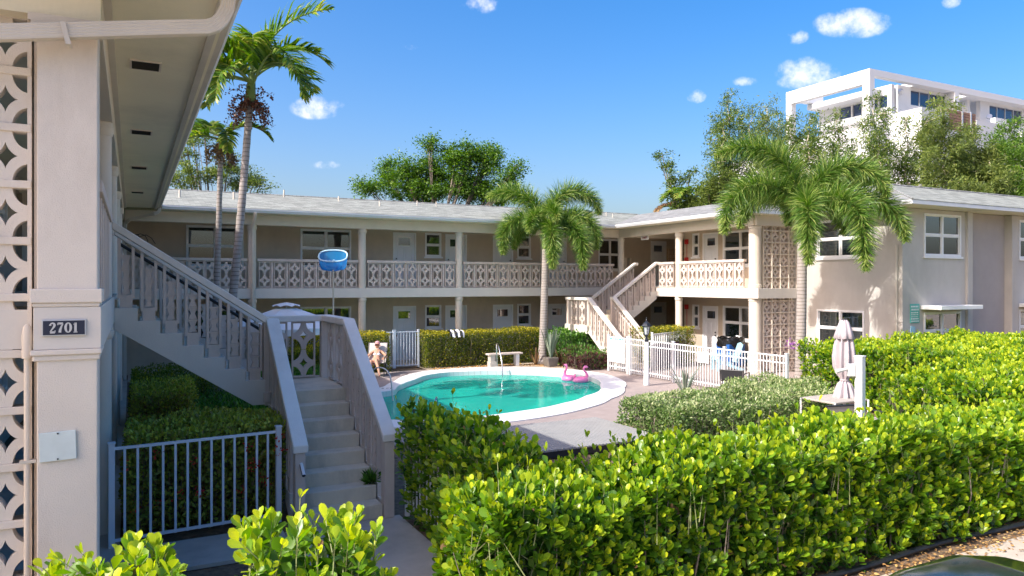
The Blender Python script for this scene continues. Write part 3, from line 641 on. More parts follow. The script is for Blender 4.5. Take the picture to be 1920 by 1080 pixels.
def downspout(name, label, pts, loc, wd=.10, dp=.075, strap=None):
    t = thing(name, label, 'downspout', loc)
    m = MB(); nrib = 5
    pts = [Vector(p) for p in pts]
    # rectangular section swept, with ribs on the wide faces
    prof = []
    for i in range(nrib*4+1):
        u = -wd/2+wd*i/(nrib*4); prof.append((u, dp/2+(.0035 if i % 4 in (1, 2) else 0)))
    prof = prof+[(-a, -b) for a, b in prof]
    k = len(prof); vs = []
    for i, p in enumerate(pts):
        d = (pts[min(i+1, len(pts)-1)]-pts[max(i-1, 0)]).normalized()
        yv = Vector((0, -1, 0)); yv = (yv-d*yv.dot(d)).normalized() if abs(d.y) < .95 else Vector((1, 0, 0)); xv = d.cross(yv)
        vs += [p+xv*a+yv*b for a, b in prof]
    fs = [(i*k+j, i*k+(j+1) % k, (i+1)*k+(j+1) % k, (i+1)*k+j) for i in range(len(pts)-1) for j in range(k)]+[tuple(range(k))[::-1], tuple(range((len(pts)-1)*k, len(pts)*k))]
    m.add(vs, fs); m.build('downspout_tube', DOWN, t)
    if strap:
        m = MB(); m.add([(strap[0]-.02, strap[1]-.006, strap[2]+.07), (strap[0]+.014, strap[1]-.006, strap[2]+.07), (strap[0]+.05, strap[1]-.006, strap[2]-.08), (strap[0]+.016, strap[1]-.006, strap[2]-.08), (strap[0]-.02, strap[1]+.1, strap[2]+.07), (strap[0]+.014, strap[1]+.1, strap[2]+.07), (strap[0]+.05, strap[1]+.1, strap[2]-.08), (strap[0]+.016, strap[1]+.1, strap[2]-.08)], [(0, 1, 2, 3), (0, 4, 5, 1), (2, 6, 7, 3), (0, 3, 7, 4), (1, 5, 6, 2)]); m.build('strap', DOWN, t)
    return t
downspout('downspout', 'ribbed tan downspout running level across the pillar top from the eave corner', [(-3.2, 5.94, 4.19), (.38, 5.94, 4.87), (.50, 5.94, 4.89), (.56, 5.94, 4.92), (.605, 5.94, 4.97), (.64, 5.94, 5.05), (.66, 5.94, 5.2)], (-.3, 5.94, 4.7), .105, .075, (-.42, 5.895, 4.70))
downspout('downspout', 'thin tan downspout elbowing under the far end of the near eave', [(.74, 24.05, 5.2), (.72, 24.05, 5.1), (.6, 24.05, 5.02), (-.05, 24.35, 4.85), (-.17, 24.5, 4.75), (-.18, 24.6, 4.5), (-.18, 24.6, .1)], (0, 24.3, 0), .09, .07)
cb2 = thing('loose_cable', 'dark looped cable hanging by the inner corner under the eaves', 'cable', (.1, 24.5, 4.3))
m = MB(); m.tube([(-.1+.02*i+.25*math.sin(i*.55), 24.45, 4.25+.2*math.sin(i*.9)*math.cos(i*.25)) for i in range(26)], .012, 5); m.build('cable', DARKM, cb2)

# ------------------------------------------------------------ rear and right wings
RW = thing('apartment_building', 'two-storey L-shaped motel block with balcony walkways round the pool court', 'apartment building', (9, 26.7, 0))
ops = []
WINS = [(1.61, 3.43, 2, 'half'), (5.35, 7.18, 2, 'half'), (10.08, 10.75, 1, 'blind'), (14.12, 14.75, 1, 'blind'), (18.14, 19.4, 2, None)]
DRS = [(8.79, 9.71, -1), (10.92, 11.84, -1), (13.0, 13.92, 1), (15.6, 16.5, 1), (21.0, 21.9, 1)]
for z in (0, 2.8):
    zb, zt = (1.22, 2.12) if z == 0 else (4.0, 4.92)
    for (a, b, c, cv) in WINS: ops.append((a, b, (.85 if z == 0 else 3.55) if b-a > 1 else zb, zt))
    for (a, b, h) in DRS: ops.append((a, b, z+.03, z+2.1))
m = MB(); wall(m, 'y', -2.1, 22.6, 0, 5.18, 26.7, 1, .2, ops)
m.box(22.4, 22.6, 22.9, 26.7, 0, 5.18)
ops2 = [(22.02, 22.40, 1.22, 2.13), (22.02, 22.40, 4.0, 4.92), (20.98, 21.82, .03, 2.1), (20.98, 21.82, 2.83, 4.9), (19.0, 20.72, .9, 2.13), (19.0, 20.72, 3.6, 4.9)]
wall(m, 'x', 17.6, 22.9, 0, 5.18, 19.7, 1, .2, ops2); m.box(19.9, 22.4, 22.9, 23.1, 0, 5.18)
m.build('wall', STUC, RW)
for z in (0, 2.8):
    zb, zt = (1.22, 2.12) if z == 0 else (4.0, 4.92)
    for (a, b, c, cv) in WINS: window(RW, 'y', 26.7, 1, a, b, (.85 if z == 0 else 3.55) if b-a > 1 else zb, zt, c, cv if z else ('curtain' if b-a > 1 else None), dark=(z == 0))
    for (a, b, h) in DRS: door(RW, 'y', 26.7, 1, a, b, z+.03, z+2.1, hand=h)
    window(RW, 'x', 19.7, 1, 22.02, 22.40, zb, zt+.01, 1, None); door(RW, 'x', 19.7, 1, 20.98, 21.82, z+.03, z+2.1, hand=-1)
    window(RW, 'x', 19.7, 1, 19.0, 20.72, .9 if z == 0 else 3.6, 2.13 if z == 0 else 4.9, 2, 'curtain' if z == 0 else 'shutter')
# end block
END = STUW
m = MB(); wall(m, 'x', 13.7, 17.7, 0, 5.18, 19.97, 1, .25, [(14.95, 16.7, .95, 2.12), (14.95, 16.7, 3.78, 5.0)])
wall(m, 'y', 20.22, 23.02, 0, 5.18, 13.7, 1, .25, [(20.96, 22.77, .96, 2.1), (20.96, 22.77, 3.78, 5.06)])
m2 = MB(); wall(m2, 'y', 25.80, 36, 0, 5.18, 13.7, 1, .25, [(25.95, 27.6, .96, 2.1), (25.95, 27.6, 3.78, 5.06)]); m2.build('end_wall', END, RW)
m.box(19.9, 19.97, 17.55, 17.9, 0, 5.18)
m.build('end_wall', END, RW)
for (a, b) in ((.96, 2.1), (3.78, 5.06)):
    window(RW, 'y', 13.7, 1, 20.96, 22.77, a, b, 2, 'shutter' if a > 2 else None); window(RW, 'y', 13.7, 1, 25.95, 27.6, a, b, 2, 'half' if a > 2 else None)
window(RW, 'x', 19.97, 1, 14.95, 16.7, .95, 2.12, 2, 'curtain'); window(RW, 'x', 19.97, 1, 14.95, 16.7, 3.78, 5.0, 2, 'shutter')
for (a, b) in ((23.02, 23.27), (25.42, 25.80)): MB().box(a, b, 13.62, 13.95, 0, 5.18).build('pilaster', END, RW, bevel=.006)
m = MB(); m.box(23.27, 25.42, 13.86, 14.05, 0, 5.18); m.build('recessed_panel', STUP, RW)
m = MB(); m.box(20.8, 22.86, 13.07, 13.7, 2.19, 2.31); m.build('window_canopy', WHITE, RW, bevel=.01)
m = MB(); m.box(25.9, 27.9, 13.07, 13.7, 2.19, 2.31); m.build('window_canopy', WHITE, RW, bevel=.01)
m = MB(); m.tube([(19.93, 13.86, 0.2), (19.93, 13.86, 4.1)], .03, 8); m.build('wall_conduit', DOWN, RW, auto=True)
m = MB(); m.box(-2.2, 22.4, 24.9, 26.7, 2.47, 2.8); m.box(17.95, 19.7, 17.3, 24.9, 2.47, 2.8); m.box(19.7, 22.4, 23.1, 24.9, 2.47, 2.8); m.build('walkway_slab', SLAB, RW, bevel=.006)
m = MB(); m.box(-.19, 17.95, 24.9, 25.12, 4.86, 5.19); m.box(17.95, 18.17, 17.5, 25.12, 4.86, 5.19); m.box(18.17, 22.4, 24.9, 25.12, 4.9, 5.19); m.build('eave_beam', CREAM, RW, bevel=.006)
m = MB(); m.box(.70, 22.4, 24.28, 26.7, 5.195, 5.215); m.box(17.34, 22.4, 17.08, 24.28, 5.195, 5.215); m.box(19.40, 22, 13.03, 17.08, 5.195, 5.215); m.box(22, 40, 13.03, 14.1, 5.195, 5.215); m.build('soffit', SOFF, RW)
gutter(RW, 'x', .80, 17.3, 24.2, -1); gutter(RW, 'y', 17.0, 24.2, 17.26, -1); gutter(RW, 'y', 12.98, 17.0, 19.32, -1)
m = MB(); m.box(19.34, 40, 12.97, 13.03, 5.2, 5.31); m.box(17.3, 19.3, 17.0, 17.06, 5.2, 5.31); m.build('fascia', GUT, RW)
m = MB(); e = 5.318; t_ = 6.3
m.add([(-6, 24.2, e), (17.26, 24.2, e), (21.8, 28.7, t_), (-6, 28.7, t_), (30, 28.7, t_), (30, 33.2, e), (-6, 33.2, e)], [(0, 1, 2, 3), (3, 2, 4, 5, 6)], SHX)
m.add([(17.26, 24.2, e), (17.26, 17.0, e), (21.8, 21.5, t_), (21.8, 28.7, t_)], [(0, 1, 2, 3)], SHY)
m.add([(17.26, 17.0, e), (19.32, 17.0, e), (22.4, 20.0, t_), (21.8, 21.5, t_), (19.32, 12.95, e), (22.4, 16.1, t_)], [(0, 1, 2), (0, 2, 3), (1, 4, 5, 2)], SHY)
m.add([(19.32, 12.95, e), (40, 12.95, e), (40, 16.1, t_), (22.4, 16.1, t_), (40, 28.7, t_), (21.8, 28.7, t_), (21.8, 21.5, t_), (22.4, 20, t_)], [(0, 1, 2, 3), (3, 2, 4, 5, 6, 7)], SHX)
m.build('roof', None, RW)
m = MB()
m.tube([(19.32, 12.95, e+.01), (22.4, 16.1, t_+.012)], .03, 6); m.tube([(-6, 28.7, t_), (21.8, 28.7, t_)], .035, 6); m.tube([(22.4, 16.1, t_+.01), (40, 16.1, t_+.01)], .035, 6); m.build('ridge_cap', SHY, RW)
for (x, y, h, r_) in ((1.4, 26.4, .4, .05), (3.1, 26.6, .4, .05), (5.05, 28.2, .45, .04), (8.3, 26.8, .3, .04), (10.05, 27.5, .34, .03), (10.9, 27.6, .34, .03), (18.9, 27.2, .3, .03), (19.05, 26.9, .3, .03), (7.0, 27.8, .3, .04)):
    z = e+(y-24.2)*.218; m = MB(); m.tube([(x, y, z-.05), (x, y, z+h*.6)], r_*.7, 8); m.build('roof_vent_pipe', DOWN, RW, auto=True)
for x in (17.3, 18.15):
    z = e+(27.6-24.2)*.218; m = MB(); m.box(x-.18, x+.18, 27.45, 27.75, z-.05, z+.1); m.add([(x-.24, 27.38, z+.1), (x+.24, 27.38, z+.1), (x+.24, 27.82, z+.2), (x-.24, 27.82, z+.2), (x, 27.6, z+.22)], [(0, 1, 4), (1, 2, 4), (2, 3, 4), (3, 0, 4)]); m.build('roof_hood', DARKM, RW)
cx_ = [3.47, 7.12, 10.78, 14.43]
for x in cx_: column(RW, x, 25.03, 2.8, 4.86); column(RW, x, 25.03, .03, 2.47)
for (x, y) in ((18.1, 24.98), (18.1, 21.33)): column(RW, x, y, 2.8, 4.86); column(RW, x, y, .03, 2.47)
m = MB(); r_ = .2
for (a, b) in ((0, 2.47), (2.8, 4.86)):
    m.lathe([(r_*1.12, 0), (r_*1.12, .12), (r_, .13), (r_, b-a-.1), (r_*1.1, b-a-.08), (r_*1.1, b-a)], (18.2, 17.68, a), 24)
m.box(17.97, 18.40, 17.42, 17.9, 2.47, 2.8); m.build('corner_column', CREAM, RW, auto=True)
xs = [.62] + cx_ + [17.88]
ns_ = [6, 7, 7, 7, 7]
for i in range(5): railing(RW, 'x', xs[i]+(.15 if i else -.7), xs[i+1]-.15, 25.0, ns_[i]+(2 if i == 0 else 0))
railing(RW, 'y', 17.95, 21.18, 18.03, 7); railing(RW, 'y', 21.48, 22.42, 18.03, 2)
for r_ in range(13):
    for c_ in range(5):
        z = .05+.3885*r_
        if z+.385 < 5.19: place(BLKS, 'breeze_block', RW, (18.42+.195+.388*c_-.0, 17.62, z))
m = MB()
for i in range(6): m.box(18.415+.388*i-.014, 18.415+.388*i+.014, 17.50, 17.72, .04, 4.86)
for i in range(14): m.box(18.42, 19.9, 17.51, 17.71, .05+.3885*i-.016, .05+.3885*i+.010)
m.build('screen_grid', CREAM, RW)
m = MB(); m.box(18.0, 19.95, 17.4, 17.85, 4.86, 5.19); m.build('screen_lintel', CREAM, RW)
m = MB(); m.tube([(3.47, 24.26, 5.2), (3.47, 24.3, 5.1), (3.47, 24.75, 4.85), (3.47, 24.83, 4.7), (3.47, 24.83, .05)], .052, 8); m.build('downspout_pipe', CREAM, RW, auto=True)
for (y, z) in ((22.72, 4.62), (22.72, 2.02), (22.72, 1.15), (22.72, 3.9)):
    m = MB(); m.box(19.62, 19.7, y-.08, y+.08, z-.09, z+.1); m.box(19.58, 19.62, y-.05, y+.02, z-.03, z+.06); m.build('fire_alarm', RED, RW, bevel=.01)
m = MB(); m.tube([(19.68, 22.72, .5), (19.68, 22.72, 2.0)], .012, 6); m.tube([(19.68, 22.72, 3.2), (19.68, 22.72, 4.6)], .012, 6); m.build('alarm_conduit', RED, RW)
m = MB(); m.box(18.2, 18.24, 23.3, 23.75, 4.70, 4.86); es = m.build('exit_sign', WHITE, RW)
def text(s, size, parent, loc, rot, m, name='lettering', ext=.002, space=1.0):
    cu = bpy.data.curves.new(name, 'FONT'); cu.body = s; cu.size = size; cu.extrude = ext; cu.align_x = 'CENTER'; cu.align_y = 'CENTER'; cu.space_character = space; cu.materials.append(m)
    o = bpy.data.objects.new(name, cu); col.objects.link(o); bpy.context.view_layer.update()
    me = bpy.data.meshes.new_from_object(o.evaluated_get(bpy.context.evaluated_depsgraph_get())); bpy.data.objects.remove(o)
    me.materials.clear(); me.materials.append(m)
    t = bpy.data.objects.new(name, me); col.objects.link(t)
    off = Vector((0, 0, 0)); q = parent
    while q: off += q.location; q = q.parent
    t.parent = parent; t.location = Vector(loc)-off; t.rotation_euler = rot; return t
text('EXIT', .13, es, (18.195, 23.52, 4.78), (R(90), 0, R(-90)), RED)
m = MB(); m.box(22.32, 22.4, 24.0, 24.3, 3.2, 3.9); m.box(19.35, 19.5, 26.45, 26.69, 3.25, 4.1); m.box(19.7, 19.78, 26.5, 26.69, 3.3, 4.1); m.build('wall_cabinet', CREAM, RW)
m = MB()
for i in range(8): m.box(22.0, 22.03, 24.0+i*.2, 24.03+i*.2, 2.83, 4.5)
for i in range(9): m.box(21.97, 22.0, 24.0, 25.45, 2.9+i*.19, 2.93+i*.19)
m.box(20.9, 20.95, 25.4, 25.45, 2.8, 4.5)
for i in range(7): m.box(21.0+i*.16, 21.03+i*.16, 25.4, 25.43, 2.83, 4.5)
for i in range(9): m.box(20.95, 22.0, 25.37, 25.4, 2.9+i*.19, 2.93+i*.19)
m.build('wood_lattice', WOODL, RW)
gs = thing('wall_sign', 'faded green notice on the shaded wall left of the canopied window', 'sign', (20.5, 13.68, 2.07))
m = MB(); m.box(20.30, 20.72, 13.675, 13.695, 1.80, 2.36); m.build('sign_board', GRN, gs)
m = MB()
for i, (z, h) in enumerate(((2.28, .045), (2.19, .05), (2.10, .03), (2.04, .02), (1.98, .02), (1.92, .04), (1.85, .035))):
    x = 20.33
    while x < 20.66: 
        w_ = random.uniform(.02, .07); m.box(x, x+w_, 13.671, 13.674, z-h/2, z+h/2); x += w_+.02
m.build('sign_print', WHITE, gs)
gs = thing('wall_sign', 'small pale blue square notice on the shaded wall just under the green one', 'sign', (20.4, 13.68, 1.6))
m = MB(); m.cb((20.42, 13.685, 1.6), (.2, .012, .2), Euler((0, R(8), 0))); m.build('sign_board', LBLU, gs)

# ------------------------------------------------------------ staircases
def vase(mb, x, y, z0, z1, w_=.085, d=.05):
    zc = (z0+z1)/2; mb.prism([(x-w_, z0), (x+w_, z0), (x+w_*.45, zc), (x+w_, z1), (x-w_, z1), (x-w_*.45, zc)], 'y', y-d/2, y+d/2)
def baluster_mesh(along_slope):
    """narrow cast baluster: two uprights, foot, cross bars and waisted blocks; top cut to the rail slope"""
    mb = MB(); H = .80; hw = .10
    for s in (-1, 1):
        x = s*(hw-.018); dz = -along_slope*x
        mb.prism([(x-.018, .16), (x+.018, .16), (x+.018, H-along_slope*(x+.018)), (x-.018, H-along_slope*(x-.018))], 'y', -.05, .05)
    mb.box(-hw, hw, -.05, .05, .12, .16); mb.box(-.075, .075, -.05, .05, 0, .12)
    for z in (.32, .48, .64): mb.box(-hw+.036, hw-.036, -.03, .03, z-.01, z+.01)
    for z in (.165, .33, .49): vase(mb, 0, 0, z+.005, z+.145, .055, .04)
    return mb.mesh('baluster', RAIL)
RS, TR = .175, .27
def staircase(label, ox, oy, sx, land_panels=True):
    t = thing('staircase', label, 'staircase', (ox+sx*2.4, oy, 0))
    X = lambda x: ox+sx*x
    SL = RS/TR
    def bxx(mb, a, b, *r): mb.box(X(a), X(b), *r)
    # stringers of the upper flight (sawtooth), near and far
    for (y0, y1) in ((0, .16), (1.36, 1.52)):
        m = MB(); top = []
        for j in range(7):
            z = 2.8-RS*(j+1)+.02; top += [(X(TR*j), z), (X(TR*(j+1)), z)]
        poly = [(X(0), 2.36)]+top+[(X(1.89), 1.26)]
        # underside parallel to the flight
        poly = top+[(X(1.89), 1.24), (X(1.72), 1.24), (X(0), 2.36)]
        m.prism(poly, 'y', oy+y0, oy+y1); m.build('stringer', SLAB, t, bevel=.004)
    m = MB()
    for j in range(7): z = 2.8-RS*(j+1); bxx(m, TR*j, TR*(j+1)+.02, oy+.16, oy+1.36, z-.05, z); bxx(m, TR*j-.0, TR*j+.03, oy+.16, oy+1.36, z, z+RS-.05)
    m.prism([(X(0), 2.45), (X(1.89), 1.25), (X(1.89), 1.37), (X(0), 2.58)], 'y', oy+.165, oy+1.355)
    m.build('upper_treads', CONC, t)
    m = MB(); bxx(m, 1.89, 3.15, oy-.0, oy+1.52, 1.22, 1.40); m.build('landing', CONC, t, bevel=.006)
    m = MB(); bxx(m, 1.86, 3.17, oy-.02, oy+.0, 1.16, 1.38) if False else None; bxx(m, 3.15, 3.2, oy, oy+1.55, 1.12, 1.42); bxx(m, 1.89, 3.2, oy+1.52, oy+1.56, 1.12, 1.42); m.build('landing_fascia', SLAB, t)
    for j in range(8):
        z = 1.4-RS*(j+1)
        if j < 7:
            m = MB(); bxx(m, 2.07, 3.02, oy-TR*(j+1)-.015, oy-TR*j, z-.02 if False else 0 if j > 4 else z-.22, z); m.build('step', CONC, t, bevel=.008)
    for (a, b) in ((1.93, 2.05), (3.04, 3.16)):
        m = MB(); top = []
        for j in range(7): z = 1.4-RS*(j+1)+.02; top += [(oy-TR*j, z), (oy-TR*(j+1), z)]
        poly = top+[(oy-1.89, 0), (oy-1.60, 0), (oy+.0, 1.16)]
        m.prism(poly, 'x', X(a), X(b)); m.build('stringer', SLAB, t)
    # posts
    m = MB()
    for (a, b, c, d, z0, z1) in ((1.87, 2.06, .02, .16, 1.40, 2.40), (3.0, 3.14, 1.38, 1.52, 1.40, 2.34), (1.87, 2.0, 1.38, 1.52, 1.40, 2.34),
                                  (1.93, 2.05, -1.95, -1.80, 0, .94), (3.03, 3.16, -1.95, -1.80, 0, .96), (3.02, 3.14, -.02, .10, 1.40, 2.34)):
        m = MB(); bxx(m, a, b, oy+c, oy+d, z0, z1)
        if c == .02: bxx(m, 1.865, 2.065, oy-.015, oy+.165, 1.27, 1.41)
        m.build('post', RAIL, t, bevel=.006)
    # caps
    CW = .085
    m = MB()
    for yc in (.08, 1.44):
        y0, y1 = oy+yc-CW, oy+yc+CW
        za, zb = 3.77, 2.47 
        m.prism([(X(-.03), za+.02), (X(1.95), zb), (X(1.95), zb-.11), (X(-.03), za-.09)], 'y', y0, y1)
    bxx(m, -.16, -.03, oy-CW+.08, oy+CW+.08, 3.68, 3.79); bxx(m, -.16, -.03, oy-CW+1.44, oy+CW+1.44, 3.68, 3.79)
    bxx(m, 1.95, 3.18, oy+1.36, oy+1.55, 2.34, 2.44)
    bxx(m, 3.0, 3.18, oy-.0, oy+1.36, 2.34, 2.44)
    bxx(m, 1.90, 2.08, oy+.17, oy-.0, 2.36, 2.46)
    for (a, b, zt, ze) in ((1.90, 2.08, 2.46, 1.03), (3.0, 3.18, 2.44, 1.06)):
        m.prism([(oy+.0, zt), (oy-1.98, ze), (oy-1.98, ze-.09), (oy+.0, zt-.10)], 'x', X(a), X(b))
    m.build('rail_cap', CAPM, t, bevel=.012)
    # balusters
    Bm = baluster_mesh(SL)
    for yc in (.08, 1.44):
        for j in range(7):
            z = 2.8-RS*(j+1)+.02
            o = place(Bm, 'baluster', t, (X(TR*(j+.5)), oy+yc, z)); o.rotation_euler = (0, 0, 0 if sx > 0 else math.pi); o.scale = (1, 1, (.90 if j < 6 else .88)*1.19)
    for xc in (1.99, 3.09):
        for j in range(7):
            z = 1.4-RS*(j+1)+.02
            if j == 6: continue
            o = place(Bm, 'baluster', t, (X(xc), oy-TR*(j+.5), z)); o.rotation_euler = (0, 0, R(-90)); o.scale = (1, 1, 1.12)
    for (x,) in ((2.27,), (2.72,)): place(PANEL, 'breeze_panel', t, (X(x), oy+1.46, 1.42)).scale = (1.05, 1, 1.14)
    for y in (.45, 1.0): place(PANEL, 'breeze_panel', t, (X(3.09), oy+y, 1.42), R(90)).scale = (1.1, 1, 1.14)
    # tube handrails
    m = MB(); m.tube([(X(2.0), oy+.02, 2.12), (X(2.0), oy-1.95, .80), (X(2.0), oy-2.10, .70)], .022, 8); m.tube([(X(.05), oy+.24, 3.5), (X(1.85), oy+.24, 2.30)], .022, 8, DARKM)
    m.mats = [WHITE, DARKM]; m.m = [0 if i < len(m.f)//2 else 1 for i in range(len(m.f))]
    m.build('handrail', None, t, auto=True)
    return t
staircase('near concrete staircase turning at a landing, railings of beige cast balusters, beside the numbered pillar', -.2, 10.88, 1)
staircase('far concrete staircase across the pool with beige railings, under the right hand walkway', 17.95, 22.45, -1)
wd = thing('weed_tuft', 'green weed tuft growing at the side of the near staircase steps', 'weed', (2.78, 9.3, .3))
nW = 260; d = np.stack([rng.normal(0, .6, nW), rng.normal(0, .6, nW), np.abs(rng.normal(.6, .4, nW))], 1)
P = np.array([2.80, 9.38, .36])+d*rng.uniform(.02, .09, (nW, 1)); leaves(wd, 'leaf', ('lance', 1, .3), P, frames(d), rng.uniform(.06, .12, nW), rng.uniform(0, .7, nW), L_GRN)

# ------------------------------------------------------------ fences and gates
def picket_fence(name, label, cat, pts, z0, z1, pitch, m, rails=(0.06, -.03), postr=.028, pick=.0085, postpitch=None, group=None, hang=0.):
    a, b = Vector(pts[0]), Vector(pts[1]); L = (b-a).length; d = (b-a)/L; ang = math.atan2(d.y, d.x)
    t = thing(name, label, cat, (a.x, a.y, 0), 0, group)
    def at(s, z): return (a.x+d.x*s, a.y+d.y*s, z)
    rot = Euler((0, 0, ang))
    for rz in rails:
        mb = MB(); z = z1+rz if rz < 0 else z0+rz; mb.cb(at(L/2, z), (L, .032, .03), rot); mb.build('rail', m, t)
    n = int(L/pitch); pm = MB(); pm.box(-pick, pick, -pick, pick, 0, 1); pme = pm.mesh('picket', m)
    for i in range(1, n):
        o = place(pme, 'picket', t, at(i*L/n, z0+hang), ang); o.scale = (1, 1, (z1-z0-hang-.0))
    np_ = max(1, round(L/(postpitch or L)))
    for i in range(np_+1):
        pb = MB(); c = at(i*L/np_, 0); pb.cb((c[0], c[1], (z1+.04)/2), (postr*2, postr*2, z1+.04), rot); pb.cb((c[0], c[1], z1+.05), (postr*2.5, postr*2.5, .02), rot); pb.build('post', m, t, bevel=.004)
    return t
BLUEW = mat('bluish_white_enamel', (.72, .77, .84), .45, .03, 3, stain=(.5, .5, .5), samt=.2)
picket_fence('metal_fence', 'white picket fence before the red flowered hedge, left of the near steps', 'fence', ((-.2, 9.28), (1.62, 9.42)), .08, 1.14, .125, BLUEW, (.02, -.015), .032, .0125)
m = MB()
picket_fence('metal_fence', 'pale fence half buried in the big hedge right of the steps', 'fence', ((3.12, 8.9), (3.12, 7.5)), .08, 1.06, .115, WHITE, (.05, -.02), .026, .009)
picket_fence('pool_fence', 'long white pool fence with double top rail in front of the side patio', 'fence', ((14.35, 19.3), (14.35, 12.9)), .06, 1.18, .105, WHITE, (.10, -.02, -.19), .034, .0095, 2.05)
g8 = picket_fence('pool_gate', 'white pool gate carrying the rules board beside the far staircase', 'gate', ((14.35, 20.5), (14.35, 19.42)), .08, 1.18, .1, WHITE, (.10, -.02, -.19), .032, .0095)
rb_ = thing('rules_board', 'white pool rules board with rows of small print hung on the pool gate', 'sign', (14.30, 20.0, .75))
m = MB(); m.box(14.29, 14.30, 19.53, 20.42, .34, 1.17); m.build('sign_board', WHITE, rb_)
m = MB()
for k in range(17):
    z = 1.02-.038*k; y = 20.37-random.random()*.05
    while y > 19.6+random.random()*.15:
        w_ = random.uniform(.03, .09); m.box(14.286, 14.2895, y-w_, y, z-.006, z+.006); y -= w_+.018
m.build('small_print', DARKM if False else mat('grey_print', (.35, .42, .45), .6), rb_)
m = MB(); y = 20.36
for w_ in (.16, .05, .14, .06, .14, .1): m.box(14.286, 14.2895, y-w_, y, 1.09, 1.135); y -= w_+.03
m.build('heading', GRN, rb_)
m = MB()
nt_ = thing('notice', 'small white notice fixed to the pool fence by the middle post', 'sign', (14.32, 15.9, .8)); m = MB(); m.box(14.31, 14.32, 15.62, 16.1, .72, 1.02); m.build('sign_board', WHITE, nt_)
picket_fence('metal_gate', 'white picket gate between the two yellow-topped hedges at the rear walkway', 'gate', ((8.15, 24.55), (9.0, 24.5)), .06, 1.28, .105, BLUEW, (.03, -.02), .03, .011)
picket_fence('metal_gate', 'narrow fixed picket panel just left of the rear gate', 'gate', ((7.72, 24.57), (8.1, 24.55)), .06, 1.28, .1, BLUEW, (.03, -.02), .03, .011)
picket_fence('planter_fence', 'white fence with plum slats in front of the small hedge by the right walkway', 'fence', ((16.0, 19.55), (16.9, 18.4)), .3, 1.28, .14, WHITE, (.05, -.02), .03, .014) if False else None
picket_fence('planter_fence', 'white fence round the small hedge beside the far staircase foot', 'fence', ((15.6, 19.75), (17.9, 20.75)), .1, 1.25, .13, WHITE, (.05, -.02), .03, .014)
sc_ = thing('slat_screen', 'dark plum slatted screen standing behind the pool fence', 'screen', (15.9, 19.2, 0))
for i in range(26):
    m = MB(); x = 15.45+i*.088; y = 19.55+i*.038; m.box(x-.03, x+.03, y-.01, y+.01, .03, .92); m.build('slat', PLUM, sc_)
# ------------------------------------------------------------ clusia and other hedges
def hpts(n, x0, x1, y0, y1, z0, z1, wob=.1, zwob=.15, faces=(1, 1, 1, 1, 1), depth=.22, fz=1.):
    """points near the faces of a clipped block: front(-y), left(-x), right(+x), top, back; returns points and outward normals"""
    A = [(x1-x0)*(z1-z0)*faces[0], (y1-y0)*(z1-z0)*faces[1], (y1-y0)*(z1-z0)*faces[2], (x1-x0)*(y1-y0)*faces[3], (x1-x0)*(z1-z0)*faces[4]]
    A = np.array(A); A = A/A.sum(); f = rng.choice(5, n, p=A); u, v = rng.random(n), rng.random(n); dp = np.abs(rng.normal(0, depth, n)); dp = np.minimum(dp, depth*2.5)
    P = np.zeros((n, 3)); Nn = np.zeros((n, 3))
    X, Y, Z = x0+u*(x1-x0), y0+v*(y1-y0), z0+v*(z1-z0)
    s = f == 0; P[s] = np.stack([X, y0+dp, Z], 1)[s]; Nn[s] = (0, -1, 0)
    s = f == 1; P[s] = np.stack([x0+dp, y0+u*(y1-y0), Z], 1)[s]; Nn[s] = (-1, 0, 0)
    s = f == 2; P[s] = np.stack([x1-dp, y0+u*(y1-y0), Z], 1)[s]; Nn[s] = (1, 0, 0)
    s = f == 3; P[s] = np.stack([X, Y, z1-dp], 1)[s]; Nn[s] = (0, 0, 1)
    s = f == 4; P[s] = np.stack([X, y1-dp, Z], 1)[s]; Nn[s] = (0, 1, 0)
    h = np.sin(P[:, 0]*2.3+P[:, 1]*1.7)*.5+np.sin(P[:, 0]*5.1-P[:, 1]*3.9+1)*.3+np.sin(P[:, 0]*.9+2)*.4
    k = np.clip((P[:, 2]-z0)/(z1-z0), 0, 1)
    P[:, 2] += h*zwob*k; g = np.sin(P[:, 0]*3.1+P[:, 2]*4)*.5+np.sin(P[:, 1]*4.3+P[:, 2]*2.2)*.5
    P += Nn*g[:, None]*wob*.6
    return P, Nn
def core(par, x0, x1, y0, y1, z0, z1, m=None):
    """twiggy inside of a clipped hedge, seen only between the leaves"""
    n = int((x1-x0+.3)*(y1-y0+.3)*60)+12; n = min(n, 900)
    P = np.stack([rng.uniform(x0, x1, n), rng.uniform(y0, y1, n), np.full(n, z0)], 1)
    mb = MB()
    for p in P:
        q = p+np.array([rng.normal(0, .08), rng.normal(0, .08), (z1-z0)*rng.uniform(.6, .95)])
        mb.tube([tuple(p), tuple((p+q)/2+rng.normal(0, .03, 3)), tuple(q)], [.010, .007, .003], 3, cap=False)
    o = mb.build('stems', BARK, par); o['kind'] = 'stuff'; return o
